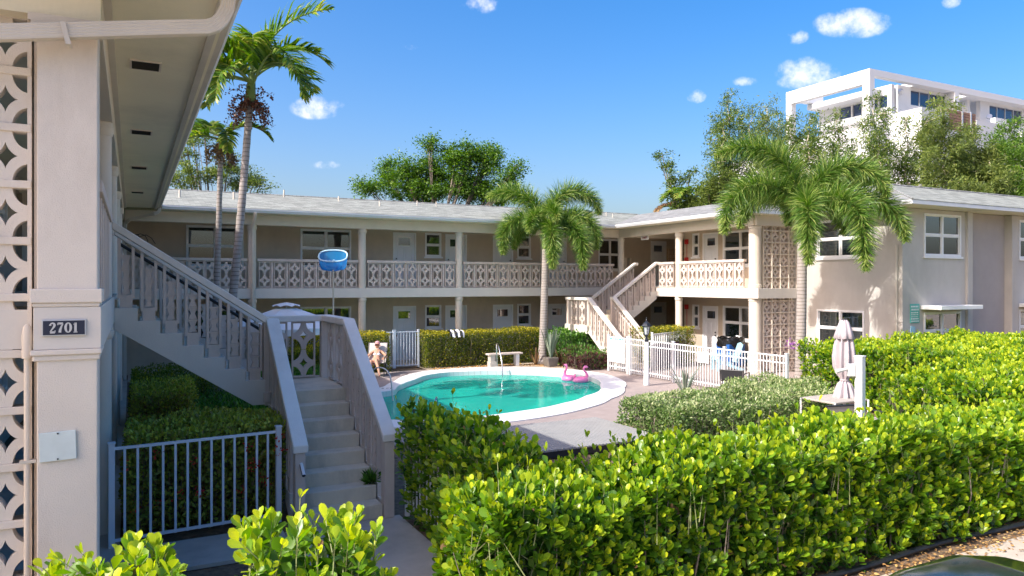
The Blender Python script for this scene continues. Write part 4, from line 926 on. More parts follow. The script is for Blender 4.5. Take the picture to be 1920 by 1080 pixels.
def hedge(label, x0, x1, y0, y1, z0, z1, n, size, material, tm=('diamond', 1, .55), v=(.0, 1.), tipv=0, faces=(1, 1, 1, 1, 1), zwob=.06, wob=.1, depth=.12, singles=0, cat='hedge', name='hedge', smooth=False, upb=.4, group=None, inner=True):
    t = thing(name, label, cat, ((x0+x1)/2, (y0+y1)/2, 0), 0, group)
    P, Nn = hpts(n, x0, x1, y0, y1, z0, z1, wob, zwob, faces, depth)
    d = Nn*.55+rng.normal(0, .55, (n, 3)); d[:, 2] += upb
    up = Nn+rng.normal(0, .5, (n, 3)); up[:, 2] += .6
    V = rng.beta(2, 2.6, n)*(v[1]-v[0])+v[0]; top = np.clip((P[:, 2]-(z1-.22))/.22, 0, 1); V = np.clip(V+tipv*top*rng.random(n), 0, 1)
    leaves(t, 'leaf', tm, P, frames(d, up), rng.uniform(.7, 1.25, n)*size, V, material, singles, smooth)
    if inner:
        # second inner layer keeps the hedge from being see-through
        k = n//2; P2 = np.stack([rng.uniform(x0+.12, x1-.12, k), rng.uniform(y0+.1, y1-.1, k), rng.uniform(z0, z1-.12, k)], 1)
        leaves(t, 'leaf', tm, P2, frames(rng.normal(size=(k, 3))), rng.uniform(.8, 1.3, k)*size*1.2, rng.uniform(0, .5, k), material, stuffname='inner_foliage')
    core(t, x0+.1, x1-.1, y0+.1, y1-.1, z0, z1)
    return t
def clusia(label, x0, x1, y0, y1, z0, z1, ns, size=.072, singles=0, faces=(1, 1, 1, 1, .3), zwob=.12, shoot=.5, name='clusia_hedge', cat='hedge', wob=.14, tipb=.0, tall=.0):
    """paddle-leaved hedge: every point is a leafy shoot with opposite leaf pairs"""
    t = thing(name, label, cat, ((x0+x1)/2, (y0+y1)/2, 0))
    P, Nn = hpts(ns, x0, x1, y0, y1, z0, z1, wob, zwob, faces, .10)
    ax = Nn*.55+rng.normal(0, .22, (ns, 3)); ax[:, 2] += .95; ax /= np.linalg.norm(ax, axis=1, keepdims=True)
    L = rng.uniform(.10, .24, ns); tallm = rng.random(ns) < .09; L[tallm & (P[:, 2] > z1-.25)] *= 1.5+tall
    P = P-ax*L[:, None]*.55
    side = np.cross(ax, rng.normal(size=(ns, 3))); side /= np.linalg.norm(side, axis=1, keepdims=True); oth = np.cross(ax, side)
    LP, LD, LU, LS, LVv = [], [], [], [], []
    k = 5
    for i in range(k):
        s = i/(k-1); a = i*1.571+.3
        e = side*math.cos(a)+oth*math.sin(a)
        for sg in (-1, 1):
            spread = 1.05-.75*s
            dd = e*sg*spread+ax*(.55+.6*s)+rng.normal(0, .16, (ns, 3))
            LP.append(P+ax*(L*s)[:, None]+e*sg*.006); LD.append(dd); LU.append(ax*1.0-e*sg*.6+rng.normal(0, .25, (ns, 3)))
            LS.append(size*rng.uniform(.55, 1.18, ns)*(1-.28*s*(s > .8)))
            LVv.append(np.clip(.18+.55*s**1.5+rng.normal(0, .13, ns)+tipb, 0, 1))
    LP, LD, LU, LS, LVv = map(np.concatenate, (LP, LD, LU, LS, LVv))
    keep = rng.random(len(LP)) > .12; LP, LD, LU, LS, LVv = LP[keep], LD[keep], LU[keep], LS[keep], LVv[keep]
    old = rng.choice(len(LP), max(6, len(LP)//160), replace=False); leaves(t, 'dead_leaf', ('obov', 1, .5), LP[old]+rng.normal(0, .02, (len(old), 3)), frames(LD[old]+rng.normal(0, .6, (len(old), 3))), LS[old]*.8, rng.random(len(old)), L_DRY, stuffname='dead_leaves')
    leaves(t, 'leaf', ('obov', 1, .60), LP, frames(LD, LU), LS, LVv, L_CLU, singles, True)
    mb = MB(); idx = rng.choice(ns, min(ns, 1500), replace=False)
    for i in idx:
        p = P[i]; mb.tube([tuple(p-ax[i]*.22-Nn[i]*.05), tuple(p+ax[i]*L[i])], [.0055, .0025], 3, cap=False)
    o = mb.build('twigs', mat('green_twig_'+str(len(bpy.data.materials)), (.22, .25, .10), .7), t); o['kind'] = 'stuff'
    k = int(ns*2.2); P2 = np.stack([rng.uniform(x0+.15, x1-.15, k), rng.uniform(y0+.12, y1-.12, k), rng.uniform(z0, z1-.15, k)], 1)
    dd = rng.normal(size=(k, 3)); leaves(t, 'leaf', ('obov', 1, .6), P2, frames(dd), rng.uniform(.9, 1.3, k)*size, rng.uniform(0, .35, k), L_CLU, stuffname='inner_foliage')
    core(t, x0+.12, x1-.12, y0+.12, y1-.12, z0, z1-.1)
    return t
clusia('long bright green paddle-leaved hedge along the street edge in the foreground', 2.45, 15.5, 5.10, 6.25, .02, 1.22, 5400, .108, 300, zwob=.15, tall=1.4)
clusia('dark green paddle-leaved hedge right beside the near steps', 3.02, 3.55, 6.1, 8.85, .06, 1.40, 900, .108, 120, zwob=.14, tall=1.6)
clusia('leggy lime green bush at the bottom edge between pillar and steps', .60, 1.30, 4.10, 4.75, .3, 1.48, 230, .112, 300, zwob=.1, name='clusia_bush', cat='bush', faces=(1, 1, 1, 1, 1), tall=.5, tipb=.12)
clusia('low lime green bush at the bottom edge right below the numbered pillar', -.42, .20, 4.1, 4.7, .3, 1.40, 160, .112, 200, zwob=.13, name='clusia_bush', cat='bush', faces=(1, 1, 1, 1, 1), tall=.5, tipb=.12)
clusia('small lime bush cut off by the left edge below the breeze block screen', -1.25, -.66, 4.1, 4.7, .3, 1.40, 110, .115, 100, zwob=.1, name='clusia_bush', cat='bush', faces=(1, 1, 1, 1, 1), tipb=.12)
clusia('yellowish green hedge behind the patio umbrella, against the right wing', 14.9, 21.6, 10.6, 13.0, .1, 1.42, 4300, .10, 0, zwob=.1, tipb=.06)
clusia('deep hedge filling the far right corner under the canopied window', 15.0, 26.0, 8.3, 10.9, .1, 1.52, 5000, .10, 0, zwob=.10, tipb=.10)
clusia('broad bright hedge filling the right side behind the street hedge, right of the white post', 11.6, 26.0, 6.3, 8.3, .1, 1.38, 5600, .105, 0, zwob=.12, tipb=.06)
hedge('silvery speckled shrub hedge between the pool deck and the front hedge', 8.8, 13.4, 10.4, 12.3, .05, .70, 20000, .065, L_SIL, ('lance', 1, .48), tipv=.5, zwob=.10, wob=.25, cat='hedge')
hedge('silvery shrub continuing right in front of the pool fence end', 12.6, 14.2, 11.6, 13.2, .05, .62, 7000, .065, L_SIL, ('lance', 1, .48), tipv=.4, zwob=.08, wob=.2)
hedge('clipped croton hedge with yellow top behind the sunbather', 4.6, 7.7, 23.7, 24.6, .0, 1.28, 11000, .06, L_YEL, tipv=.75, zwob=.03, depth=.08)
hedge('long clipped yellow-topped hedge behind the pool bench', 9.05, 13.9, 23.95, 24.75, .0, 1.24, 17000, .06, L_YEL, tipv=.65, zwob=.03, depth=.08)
hedge('dark broad-leaved shrub under the far staircase', 13.7, 15.9, 22.4, 24.4, .0, 1.15, 4200, .11, L_GRN, ('obov', 1, .5), zwob=.15, wob=.3, cat='shrub', name='shrub')
hedge('low maroon and green border at the foot of the far staircase', 13.5, 15.3, 20.9, 22.2, .0, .5, 3200, .11, L_RED, ('lance', 1, .22), zwob=.1, wob=.3, cat='shrub', name='shrub', upb=1.0)
hedge('light green low shrubs mixed in the border by the far staircase', 13.6, 15.0, 21.0, 22.4, .0, .6, 2000, .10, L_GRN, ('lance', 1, .3), zwob=.12, wob=.3, cat='shrub', name='shrub', upb=.8)
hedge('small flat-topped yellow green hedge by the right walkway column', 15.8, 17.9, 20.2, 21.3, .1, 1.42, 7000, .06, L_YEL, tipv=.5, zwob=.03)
H_IXO = hedge('dark ixora hedge with red flowers behind the shaded picket fence', -.05, 1.72, 9.5, 10.75, .05, 1.22, 12500, .062, L_IXO, ('obov', 1, .5), tipv=.3, zwob=.05, singles=60)
hedge('boxy dark hedge with yellow edge seen beneath the near staircase', .0, .95, 13.2, 14.6, .0, 1.22, 9000, .05, L_IXO, tipv=.4, zwob=.04)
hedge('low green hedge further back beneath the near staircase', .0, 1.5, 15.6, 18.2, .0, 1.12, 9000, .055, L_YEL, tipv=.1, zwob=.08, v=(0, .8))
hedge('loose green shrubs in the bed under the near staircase', 1.0, 2.6, 13.6, 16.5, .0, .7, 5000, .09, L_GRN, ('lance', 1, .3), zwob=.15, wob=.3, cat='shrub', name='shrub', upb=.8)
H_MIX = hedge('mixed flowering shrubs seen through the landing railing', 2.2, 4.2, 15.0, 17.0, .0, 1.15, 6500, .08, L_GRN, ('obov', 1, .45), zwob=.15, wob=.25, cat='shrub', name='shrub')
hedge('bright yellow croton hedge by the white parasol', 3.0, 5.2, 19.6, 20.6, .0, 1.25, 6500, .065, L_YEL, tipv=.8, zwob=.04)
def flowers(par, x0, x1, y0, y1, z0, z1, n, m, size=.035, name='flower_head', per=14):
    for i in range(n):
        c = np.array([rng.uniform(x0, x1), rng.uniform(y0, y1), rng.uniform(z0, z1)])
        P = c+rng.normal(0, size*.8, (per, 3)); d = P-c+rng.normal(0, .01, (per, 3)); off = np.array(par.location)
        me = leafmesh(name, tmpl('diamond', 1, .8), P-off, frames(d), rng.uniform(.7, 1.2, per)*size, rng.random(per), m); o = bpy.data.objects.new(name, me); col.objects.link(o); o.parent = par; o['kind'] = 'stuff'
flowers(H_IXO, -.05, 1.65, 9.33, 9.42, .4, 1.12, 16, L_FLO, .034)
bg_ = thing('bougainvillea', 'purple bougainvillea sprig over the fence end by the right palm trunk', 'flower', (14.6, 13.0, 0)); MB().tube([(14.6, 13.0, 0), (14.55, 13.05, .8), (14.6, 13.0, 1.4)], .01, 4).build('stem', BARK, bg_); flowers(bg_, 14.5, 14.75, 12.95, 13.1, 1.3, 1.6, 4, L_PUR, .05)
flowers(H_MIX, 2.3, 4.1, 14.8, 15.1, .4, 1.1, 12, L_WHF, .05)
flowers(H_MIX, 2.3, 4.1, 14.8, 15.1, .5, 1.2, 8, L_FLO, .05)
def blade_clump(name, label, cat, x, y, z, n, L, W, m, spread=.6, droop=.3, lift=1.0, base=.05):
    t = thing(name, label, cat, (x, y, z)); mb_v = []; 
    me = bpy.data.meshes.new('blades'); V = []; F = []; VV = []
    for i in range(n):
        a = rng.uniform(0, 2*math.pi); e = rng.uniform(.25, 1)*spread; l = L*rng.uniform(.65, 1.1); d = Vector((math.cos(a)*e, math.sin(a)*e, lift)).normalized()
        p = Vector((x+math.cos(a)*base*rng.random(), y+math.sin(a)*base*rng.random(), z)); sd = d.cross(Vector((math.cos(a+1.57), math.sin(a+1.57), 0))).cross(d).normalized()
        v = rng.random(); ns = 6; b0 = len(V)
        for k in range(ns+1):
            s = k/ns; w_ = W*(math.sin(math.pi*min(1, s*.85+.15))**.6)*(1 if s < 1 else 0); q = p.copy()
            V += [tuple(q-sd*w_/2), tuple(q+sd*w_/2)]; VV += [v, v]
            p = p+d*l/ns; d = (d+Vector((0, 0, -droop/ns*1.6*s*2))).normalized()
        F += [(b0+2*k, b0+2*k+1, b0+2*k+3, b0+2*k+2) for k in range(ns)]
    V = [(a-x, b-y, c-z) for a, b, c in V]; me.from_pydata(V, [], F); at_ = me.attributes.new('v', 'FLOAT', 'POINT'); at_.data.foreach_set('value', VV); me.materials.append(m)
    o = bpy.data.objects.new('blades', me); col.objects.link(o); o.parent = t; return t
ag = blade_clump('agave', 'spiky grey-green agave in a square pot beside the pool palm', 'potted plant', 13.28, 22.55, .3, 34, 1.15, .06, L_AGA, .42, .05)
m = MB(); m.prism([(13.05, .32), (13.51, .32), (13.44, 0), (13.12, 0)], 'y', 22.36, 22.76); m.build('pot', mat('weathered_pot', (.16, .14, .12), .9, .2, 10), ag, bevel=.02)
blade_clump('spider_plant', 'striped strappy plant in the bed beneath the near staircase', 'plant', 1.25, 12.9, 0, 46, .95, .035, L_AGA, .7, .35)
blade_clump('young_palm', 'dark arching young palm in the bed beneath the near staircase', 'plant', 1.75, 12.7, 0, 60, 1.0, .03, L_GRN, 1.0, .5)
blade_clump('bromeliad', 'strappy plant at the lamp post foot in front of the pool fence', 'plant', 13.1, 15.2, 0, 30, .95, .035, L_AGA, .8, .6)
blade_clump('strappy_plant', 'tan-edged strappy plant leaning on the pool palm trunk', 'plant', 13.05, 23.25, 0, 14, .7, .04, L_DRY, .7, .5)
blade_clump('cordyline', 'maroon spiky plant right of the potted agave', 'plant', 13.8, 22.7, 0, 30, .65, .04, L_RED, .8, .3)

# ------------------------------------------------------------ palms
def frond_mesh(x0, az, el, L, droop, kind, seed, mirror=0):
    rg = np.random.default_rng(seed); n = 26; p = Vector(x0); a = Vector((math.cos(az), math.sin(az), 0)); e = el; pts = [p.copy()]; dirs = []
    for i in range(n):
        d = a*math.cos(e)+Vector((0, 0, math.sin(e))); dirs.append(d); p = p+d*L/n; pts.append(p.copy()); e -= droop/n*(1.2 if i > 5 else .5)
        e = max(e, -1.5)
    dirs.append(dirs[-1]); pts = np.array([list(q) for q in pts]); dirs = np.array([list(q) for q in dirs])
    if kind == 'fox': m_ = 260; ring_ = 7
    else: m_ = 60; ring_ = 2
    V = []; F = []; VV = []
    s0 = .14 if kind == 'fox' else .16
    for i in range(m_):
        s = s0+(1-s0)*(i+.5)/m_; f = s*n; k = min(int(f), n-1); fr_ = f-k; c = pts[k]*(1-fr_)+pts[k+1]*fr_; d = dirs[k]
        sd = np.cross(d, [0, 0, 1]); nr = np.linalg.norm(sd); sd = sd/nr if nr > 1e-3 else np.array([1, 0, 0]); up = np.cross(sd, d)
        for r_ in range(ring_):
            if kind == 'fox':
                ph = 2*math.pi*(r_/ring_+i*.19)+rg.normal(0, .2); out = sd*math.cos(ph)+up*math.sin(ph); l = .56*(math.sin(math.pi*min(1, s*.72+.24))**.7)*rg.uniform(.6, 1.2)*(L/2.6)**.5; w_ = .019; fwd = .25+.5*rg.random(); dr = .75
            else:
                sg = 1 if r_ else -1; out = sd*sg+up*.45; l = .85*(math.sin(math.pi*min(1, s*.8+.17))**.6)*rg.uniform(.75, 1.15)*L/2.6; w_ = .055; fwd = .75+.3*rg.random(); dr = 1.15
                if rg.random() < .12: continue
            q = out+d*fwd+rg.normal(0, .16, 3); q /= np.linalg.norm(q); wd = np.cross(q, rg.normal(size=3) if kind == 'fox' else up+rg.normal(0, .35, 3)); wd /= np.linalg.norm(wd)+1e-9
            b0 = len(V); v = float(np.clip(rg.beta(2, 2.2)+(.15 if s > .85 else 0), 0, 1)); pp = c.copy(); ns = 3
            for t in range(ns+1):
                ww = w_*(.55, 1., .8, .05)[t]
                V += [tuple(pp-wd*ww/2), tuple(pp+wd*ww/2)]; VV += [v, v]
                pp = pp+q*l/ns; q = q+np.array([0, 0, -dr/ns*(.5+t*.5)]); q /= np.linalg.norm(q)
            F += [(b0+2*t, b0+2*t+1, b0+2*t+3, b0+2*t+2) for t in range(ns)]
    return V, F, VV, pts
def frond(par, x0, az, el, L, droop, kind, seed, m, name='frond', stemm=None):
    V, F, VV, pts = frond_mesh(x0, az, el, L, droop, kind, seed); lo = par.location
    me = bpy.data.meshes.new(name); V = [(a-lo.x, b-lo.y, c-lo.z) for a, b, c in V]; me.from_pydata(V, [], F)
    at_ = me.attributes.new('v', 'FLOAT', 'POINT'); at_.data.foreach_set('value', VV); me.materials.append(m)
    o = bpy.data.objects.new(name, me); col.objects.link(o); o.parent = par
    mb = MB(); mb.tube([tuple(p) for p in pts[::2]], [.030*(1-.85*i/len(pts[::2]))+.004 for i in range(len(pts[::2]))], 5)
    mb.build('midrib', stemm or CROWNS, o)
CROWNS = mat('green_crownshaft', (.20, .28, .08), .5, .2, 5)
PTR = mat('ringed_palm_trunk', (.36, .32, .29), .9, .12, 6, .5, 30, stain=(.26, .23, .21), sscale=1.5, samt=.6)
nd, lk = nodes(PTR); ge = nd['Geometry']; wv = nd.new('ShaderNodeTexWave'); wv.wave_type = 'BANDS'; wv.bands_direction = 'Z'; wv.inputs['Scale'].default_value = 3.2; wv.inputs['Distortion'].default_value = 1.6; wv.inputs['Detail'].default_value = 2
lk.new(ge.outputs['Position'], wv.inputs['Vector']); mxp = nd.new('ShaderNodeMix'); mxp.data_type = 'RGBA'; mxp.blend_type = 'MULTIPLY'
cr = nd.new('ShaderNodeValToRGB'); cr.color_ramp.elements[0].color = (.35, .33, .31, 1); cr.color_ramp.elements[0].position = .0; cr.color_ramp.elements[1].color = (1, 1, 1, 1); cr.color_ramp.elements[1].position = .22; lk.new(wv.outputs['Fac'], cr.inputs[0])
pb_ = nd['Principled BSDF']; old = pb_.inputs['Base Color'].links[0].from_socket; mxp.inputs['Factor'].default_value = .8; lk.new(old, mxp.inputs['A']); lk.new(cr.outputs[0], mxp.inputs['B']); lk.new(mxp.outputs['Result'], pb_.inputs['Base Color'])
def palm(name, label, base, top, r0, r1, flare, fr, kind, m, shaft=.9, shaftr=.09, extra=None):
    t = thing(name, label, 'palm tree', base)
    B, T = Vector(base), Vector(top); n = 40; pts = []; rs = []
    for i in range(n+1):
        s = i/n; p = B.lerp(T, s); bow = math.sin(math.pi*s)*(.03 if kind != 'fox' else .02)*(T-B).length*.2; p = p+Vector((bow, 0, 0))
        pts.append(p); r_ = (r0+(r1-r0)*s)*(1+flare*math.exp(-s*22)); rs.append(r_*(1+.035*(1 if i % 2 else -1)) if kind != 'fox' else r_*(1+.01*(1 if i % 2 else -1)))
    mb = MB(); mb.tube(pts, rs, 14); mb.build('trunk', PTR, t, auto=False, smooth=True)
    d = (pts[-1]-pts[-2]).normalized(); S = pts[-1]; mb = MB(); mb.tube([S-d*.03, S+d*.12, S+d*shaft*.5, S+d*shaft], [shaftr*1.05, shaftr*1.25, shaftr, shaftr*.55], 12); mb.build('crownshaft', CROWNS, t, smooth=True)
    C = S+d*shaft*.92
    for i, f in enumerate(fr): frond(t, tuple(C+Vector((math.cos(f[0])*.03, math.sin(f[0])*.03, -.02*i))), f[0], f[1], f[2], f[3], kind, i+int(base[0]*10), m if len(f) < 5 else f[4])
    return t, C, S
# azimuths: image right is -27 deg, away is 62.5 deg
IR = R(-27.46)
def az(deg): return IR+R(deg)      # 0 = image right, 90 = away from the camera, 180 = image left, -90 = towards the camera
fxR = [(az(168), 1.45, 3.5, 2.0), (az(186), .85, 3.4, 2.7), (az(-18), 1.3, 3.2, 2.7), (az(-10), .55, 3.5, 2.0), (az(-106), .5, 3.0, 3.4), (az(-62), .5, 3.5, 3.1), (az(80), .9, 2.7, 2.3), (az(130), .9, 2.7, 2.4), (az(35), .8, 2.8, 2.4)]
pr_, C1, S1 = palm('foxtail_palm', 'large foxtail palm with bushy plumes in front of the right wing screen', (16.75, 14.6, 0), (16.85, 14.6, 4.2), .145, .13, .3, fxR, 'fox', L_PAL, .95, .12)
fxC = [(az(168), 1.25, 2.9, 1.8), (az(188), .65, 2.6, 3.0), (az(8), 1.5, 3.3, 2.9), (az(-6), .75, 2.8, 2.7), (az(-82), .35, 2.6, 3.2), (az(-42), .35, 2.9, 2.7), (az(-120), 1.0, 1.8, 2.6), (az(70), 1.0, 2.0, 2.3), (az(-75), 1.3, 1.9, 2.6), (az(150), .6, 1.9, 2.4)]
pc_, C2, S2 = palm('foxtail_palm', 'foxtail palm standing behind the pool with drooping plumes', (13.38, 23.35, 0), (13.52, 23.35, 4.25), .15, .115, .75, fxC, 'fox', L_PAL, .85, .11)
m = MB(); m.tube([tuple(C2), (C2.x+.0, C2.y, C2.z+1.3)], [.02, .006], 6); m.build('spear_leaf', CROWNS, pc_)
kA = [(az(20), 1.2, 2.5, 1.0), (az(5), .85, 2.0, 1.7), (az(-25), .4, 1.9, 1.9), (az(-10), .5, 1.8, 2.3), (az(178), .95, 2.0, 1.9), (az(200), .55, 2.1, 1.9), (az(150), .6, 2.1, 2.1), (az(120), 1.2, 2.0, 1.4), (az(225), .9, 1.9, 1.9), (az(60), .8, 2.2, 1.7), (az(-70), 1.0, 2.0, 1.8), (az(190), 1.25, 1.9, 1.3), (az(210), .2, 2.2, 1.6), (az(165), .35, 2.3, 1.8), (az(240), .5, 2.1, 1.9), (az(-100), .4, 2.0, 2.0), (az(-45), .8, 2.3, 1.9)]
pa_, C3, S3 = palm('tall_palm', 'tall thin palm with ringed grey trunk and ragged green crown, right one of the pair', (1.78, 17.9, 0), (2.42, 17.8, 7.1), .102, .078, .2, kA, 'king', L_KIN, .85, .10)
kB = [(az(200), .4, 1.6, 1.8), (az(170), .7, 1.5, 1.9), (az(20), .8, 1.4, 1.8), (az(140), .9, 1.4, 1.5), (az(-60), .5, 1.4, 2.2), (az(230), .2, 1.5, 1.6)]
pb2, C4, S4 = palm('tall_palm', 'slimmer tall palm with dry hanging fronds, left one of the pair', (1.75, 19.9, 0), (2.00, 19.9, 6.25), .085, .062, .2, kB, 'king', L_KIN, .5, .07)
def fruit(par, c, n, L, m, spread=.5):
    P = []; mb = MB()
    for i in range(n):
        a = rng.uniform(0, 6.28); e = spread*rng.random(); q = Vector(c); d = Vector((math.cos(a)*e*2, math.sin(a)*e*2, .3)).normalized(); pts = [q.copy()]
        for k in range(7): q = q+d*L/7; d = (d+Vector((0, 0, -.5))).normalized(); pts.append(q.copy()); P += [tuple(q+Vector(rng.normal(0, .03, 3))) for _ in range(5)]
        mb.tube([tuple(p) for p in pts], [.006]*8, 3, cap=False)
    mb.build('fruit_stalk', BARK, par); P = np.array(P); leaves(par, 'fruit', ('diamond', 1, .8), P, frames(rng.normal(size=(len(P), 3))), rng.uniform(.04, .08, len(P)), rng.random(len(P)), m, stuffname='fruit_cluster')
L_FRU = leafmat('dark_red_fruit', (.05, .012, .01), (.14, .035, .025), (.30, .12, .05), .05, .5)
for a_ in (0, 2.2, 4.1): fruit(pa_, S3+Vector((math.cos(a_)*.1, math.sin(a_)*.1, -.05)), 15, .7, L_FRU, .5)
fruit(pb2, S4+Vector((0, 0, .1)), 34, .55, L_DRY, .6)

# ------------------------------------------------------------ trees
def tree(name, label, x, y, ztrunk, blobs, n, size, m, trunkr=.2, lean=0, sub=26, tm=('lance', 1, .45), cl=.42, cat='tree', limbs=True, group=None):
    """blobs: (x, y, z, rx, ry, rz); leaves gather in clumps inside the blobs, a limb leads to each"""
    t = thing(name, label, cat, (x, y, 0), 0, group); P = []; W = np.array([b[3]*b[4]*b[5] for b in blobs])**.75; W = W/W.sum(); mb = MB()
    mb.tube([(x, y, -.1), (x+lean*.3, y, ztrunk*.5), (x+lean, y, ztrunk)], [trunkr*1.25, trunkr, trunkr*.75], 9)
    for b, w_ in zip(blobs, W):
        c = np.array(b[:3]); r_ = np.array(b[3:]); k = max(3, int(sub*len(blobs)*w_)); nl = int(n*w_)
        u = rng.normal(size=(k, 3)); u /= np.linalg.norm(u, axis=1, keepdims=True); cc = c+u*r_*(rng.random((k, 1))**.45)
        ws = rng.uniform(.4, 1.6, k); ws /= ws.sum(); idx = rng.choice(k, nl, p=ws); rad = rng.uniform(.6, 1.3, k)[idx][:, None]*cl
        P.append(cc[idx]+rng.normal(0, .5, (nl, 3))*rad*np.array([1, 1, .7]))
        if limbs:
            s = Vector((x+lean, y, ztrunk)); e = Vector(c); mid = (s+e)/2+Vector((0, 0, -.12*(e-s).length)); mb.tube([tuple(s), tuple(mid), tuple(e)], [trunkr*.5, trunkr*.33, trunkr*.14], 6)
            for j in range(min(k, 9)): mb.tube([tuple(e if j % 2 else mid), tuple((Vector(cc[j])+e)/2+Vector(rng.normal(0, .12, 3))), tuple(cc[j])], [trunkr*.14, trunkr*.09, trunkr*.04], 4, cap=False)
    mb.build('trunk', BARK, t, smooth=True); P = np.concatenate(P); n = len(P)
    d = rng.normal(size=(n, 3)); d[:, 2] *= .6; V = np.clip(rng.beta(2, 3, n)+rng.normal(0, .1, n), 0, 1)
    leaves(t, 'leaf', tm, P, frames(d, rng.normal(0, .6, (n, 3))+np.array([0, 0, 1.])), rng.uniform(.6, 1.3, n)*size, V, m, stuffname='crown'); return t
def wp(px, py, F):   # a point seen at photo pixel px, py at forward distance F (used for laying out the far trees)
    r_ = (px-960)/1372*F; u = (531-py)/1372*F
    return (S_*F+C_*r_, C_*F-S_*r_, CAMZ+u)
def blobs_px(lst, F, dep=1.0):
    out = []
    for (px, py, rx, ry) in lst:
        c = wp(px, py, F*(1+random.uniform(-.03, .03))); k = F/1372; out.append((c[0], c[1], c[2], rx*k, max(rx*k*dep, .5), ry*k))
    return out
b = blobs_px([(690, 350, 30, 18), (725, 330, 30, 30), (760, 320, 28, 34), (805, 275, 18, 26), (815, 320, 42, 34), (855, 300, 38, 34), (880, 285, 20, 26), (910, 310, 34, 40), (925, 285, 16, 24), (955, 345, 26, 28), (860, 350, 60, 30), (780, 360, 60, 24), (920, 365, 50, 24), (965, 320, 12, 20)], 41)
tree('broadleaf_tree', 'broad green tree with visible limbs behind the rear roof centre', 14.8, 37.4, 5.2, b, 44000, .16, L_TRE, .2, sub=34, cl=.5)
b = blobs_px([(345, 290, 26, 34), (365, 330, 36, 26), (415, 320, 34, 24), (385, 262, 18, 20), (450, 335, 40, 26), (490, 345, 28, 16), (335, 340, 26, 20), (430, 290, 16, 18), (360, 250, 16, 12)], 40)
tree('broadleaf_tree', 'light yellowish tree behind the rear roof left of the tall palms', wp(400, 531, 40)[0], wp(400, 531, 40)[1], 4.6, b, 11500, .14, L_LIT, .18, sub=12, cl=.42)
b = blobs_px([(1240, 285, 9, 12), (1250, 310, 14, 14), (1262, 340, 18, 20), (1275, 370, 24, 24), (1290, 330, 16, 12), (1300, 385, 34, 20), (1285, 395, 30, 16)], 38)
tree('leaning_tree', 'sparse leaning tree at the left end of the right hand row', wp(1290, 531, 38)[0], wp(1290, 531, 38)[1], 5.2, b, 5200, .15, L_BAM, .1, sub=12, cl=.36)
b = blobs_px([(1330, 370, 34, 34), (1350, 340, 26, 30), (1310, 385, 26, 20), (1375, 385, 26, 20)], 36)
tree('bushy_tree', 'yellow green bush of a tree low behind the right roof edge', wp(1340, 531, 36)[0], wp(1340, 531, 36)[1], 4.8, b, 8000, .13, L_LIT, .1, sub=30)
def slender(label, px, ytop, ybot, wpx, F, n, m, leanpx=0, group='slender screening trees behind the right wing', dens=1):
    k = max(5, int((ybot-ytop)/14)); main = []; lst = []
    for (ox, oy, kw) in ((0, 0, .8), (-.42, random.uniform(18, 60), .62), (.45, random.uniform(14, 70), .62)):
        for i in range(k):
            s = i/(k-1); q = (px+ox*wpx*(1.1-.3*s)+leanpx*(1-s)+random.uniform(-.12, .12)*wpx, ytop+oy+6+(ybot-ytop-oy)*s, wpx*kw*(.13+.42*s)*random.uniform(.75, 1.25), 10)
            (main if ox == 0 else lst).append(q)
    nm_ = len(main); bx = blobs_px(main+lst, F); base = wp(px, 531, F); t = thing('slender_tree', label, 'tree', (base[0], base[1], 0), 0, group)
    mb = MB(); tp = wp(px+leanpx, ytop, F); pts = [(base[0], base[1], -.1)]+[(q[0], q[1], q[2]) for q in bx[:nm_][::-1]]; mb.tube(pts, [.055*(1-.8*i/len(pts)) for i in range(len(pts))], 5); 
    P = []; 
    for q in bx:
        n_ = int(n*1.9); kk = 6; cc = np.array(q[:3])+rng.normal(0, .5, (kk, 3))*np.array(q[3:]); nn = n_//len(bx); idx = rng.integers(0, kk, nn); P.append(cc[idx]+rng.normal(0, .13, (nn, 3)))
        for c in cc[:3]: mb.tube([q[:3], tuple(c)], [.012, .005], 3, cap=False)
    mb.build('trunk', mat('pale_cane_%d' % len(bpy.data.materials), (.42, .36, .28), .9), t); P = np.concatenate(P); n = len(P); d = rng.normal(size=(n, 3)); d[:, 2] -= .3
    leaves(t, 'leaf', ('lance', 1, .26), P, frames(d), rng.uniform(.10, .22, n), np.clip(rng.beta(2, 2.3, n), 0, 1), m, stuffname='crown')
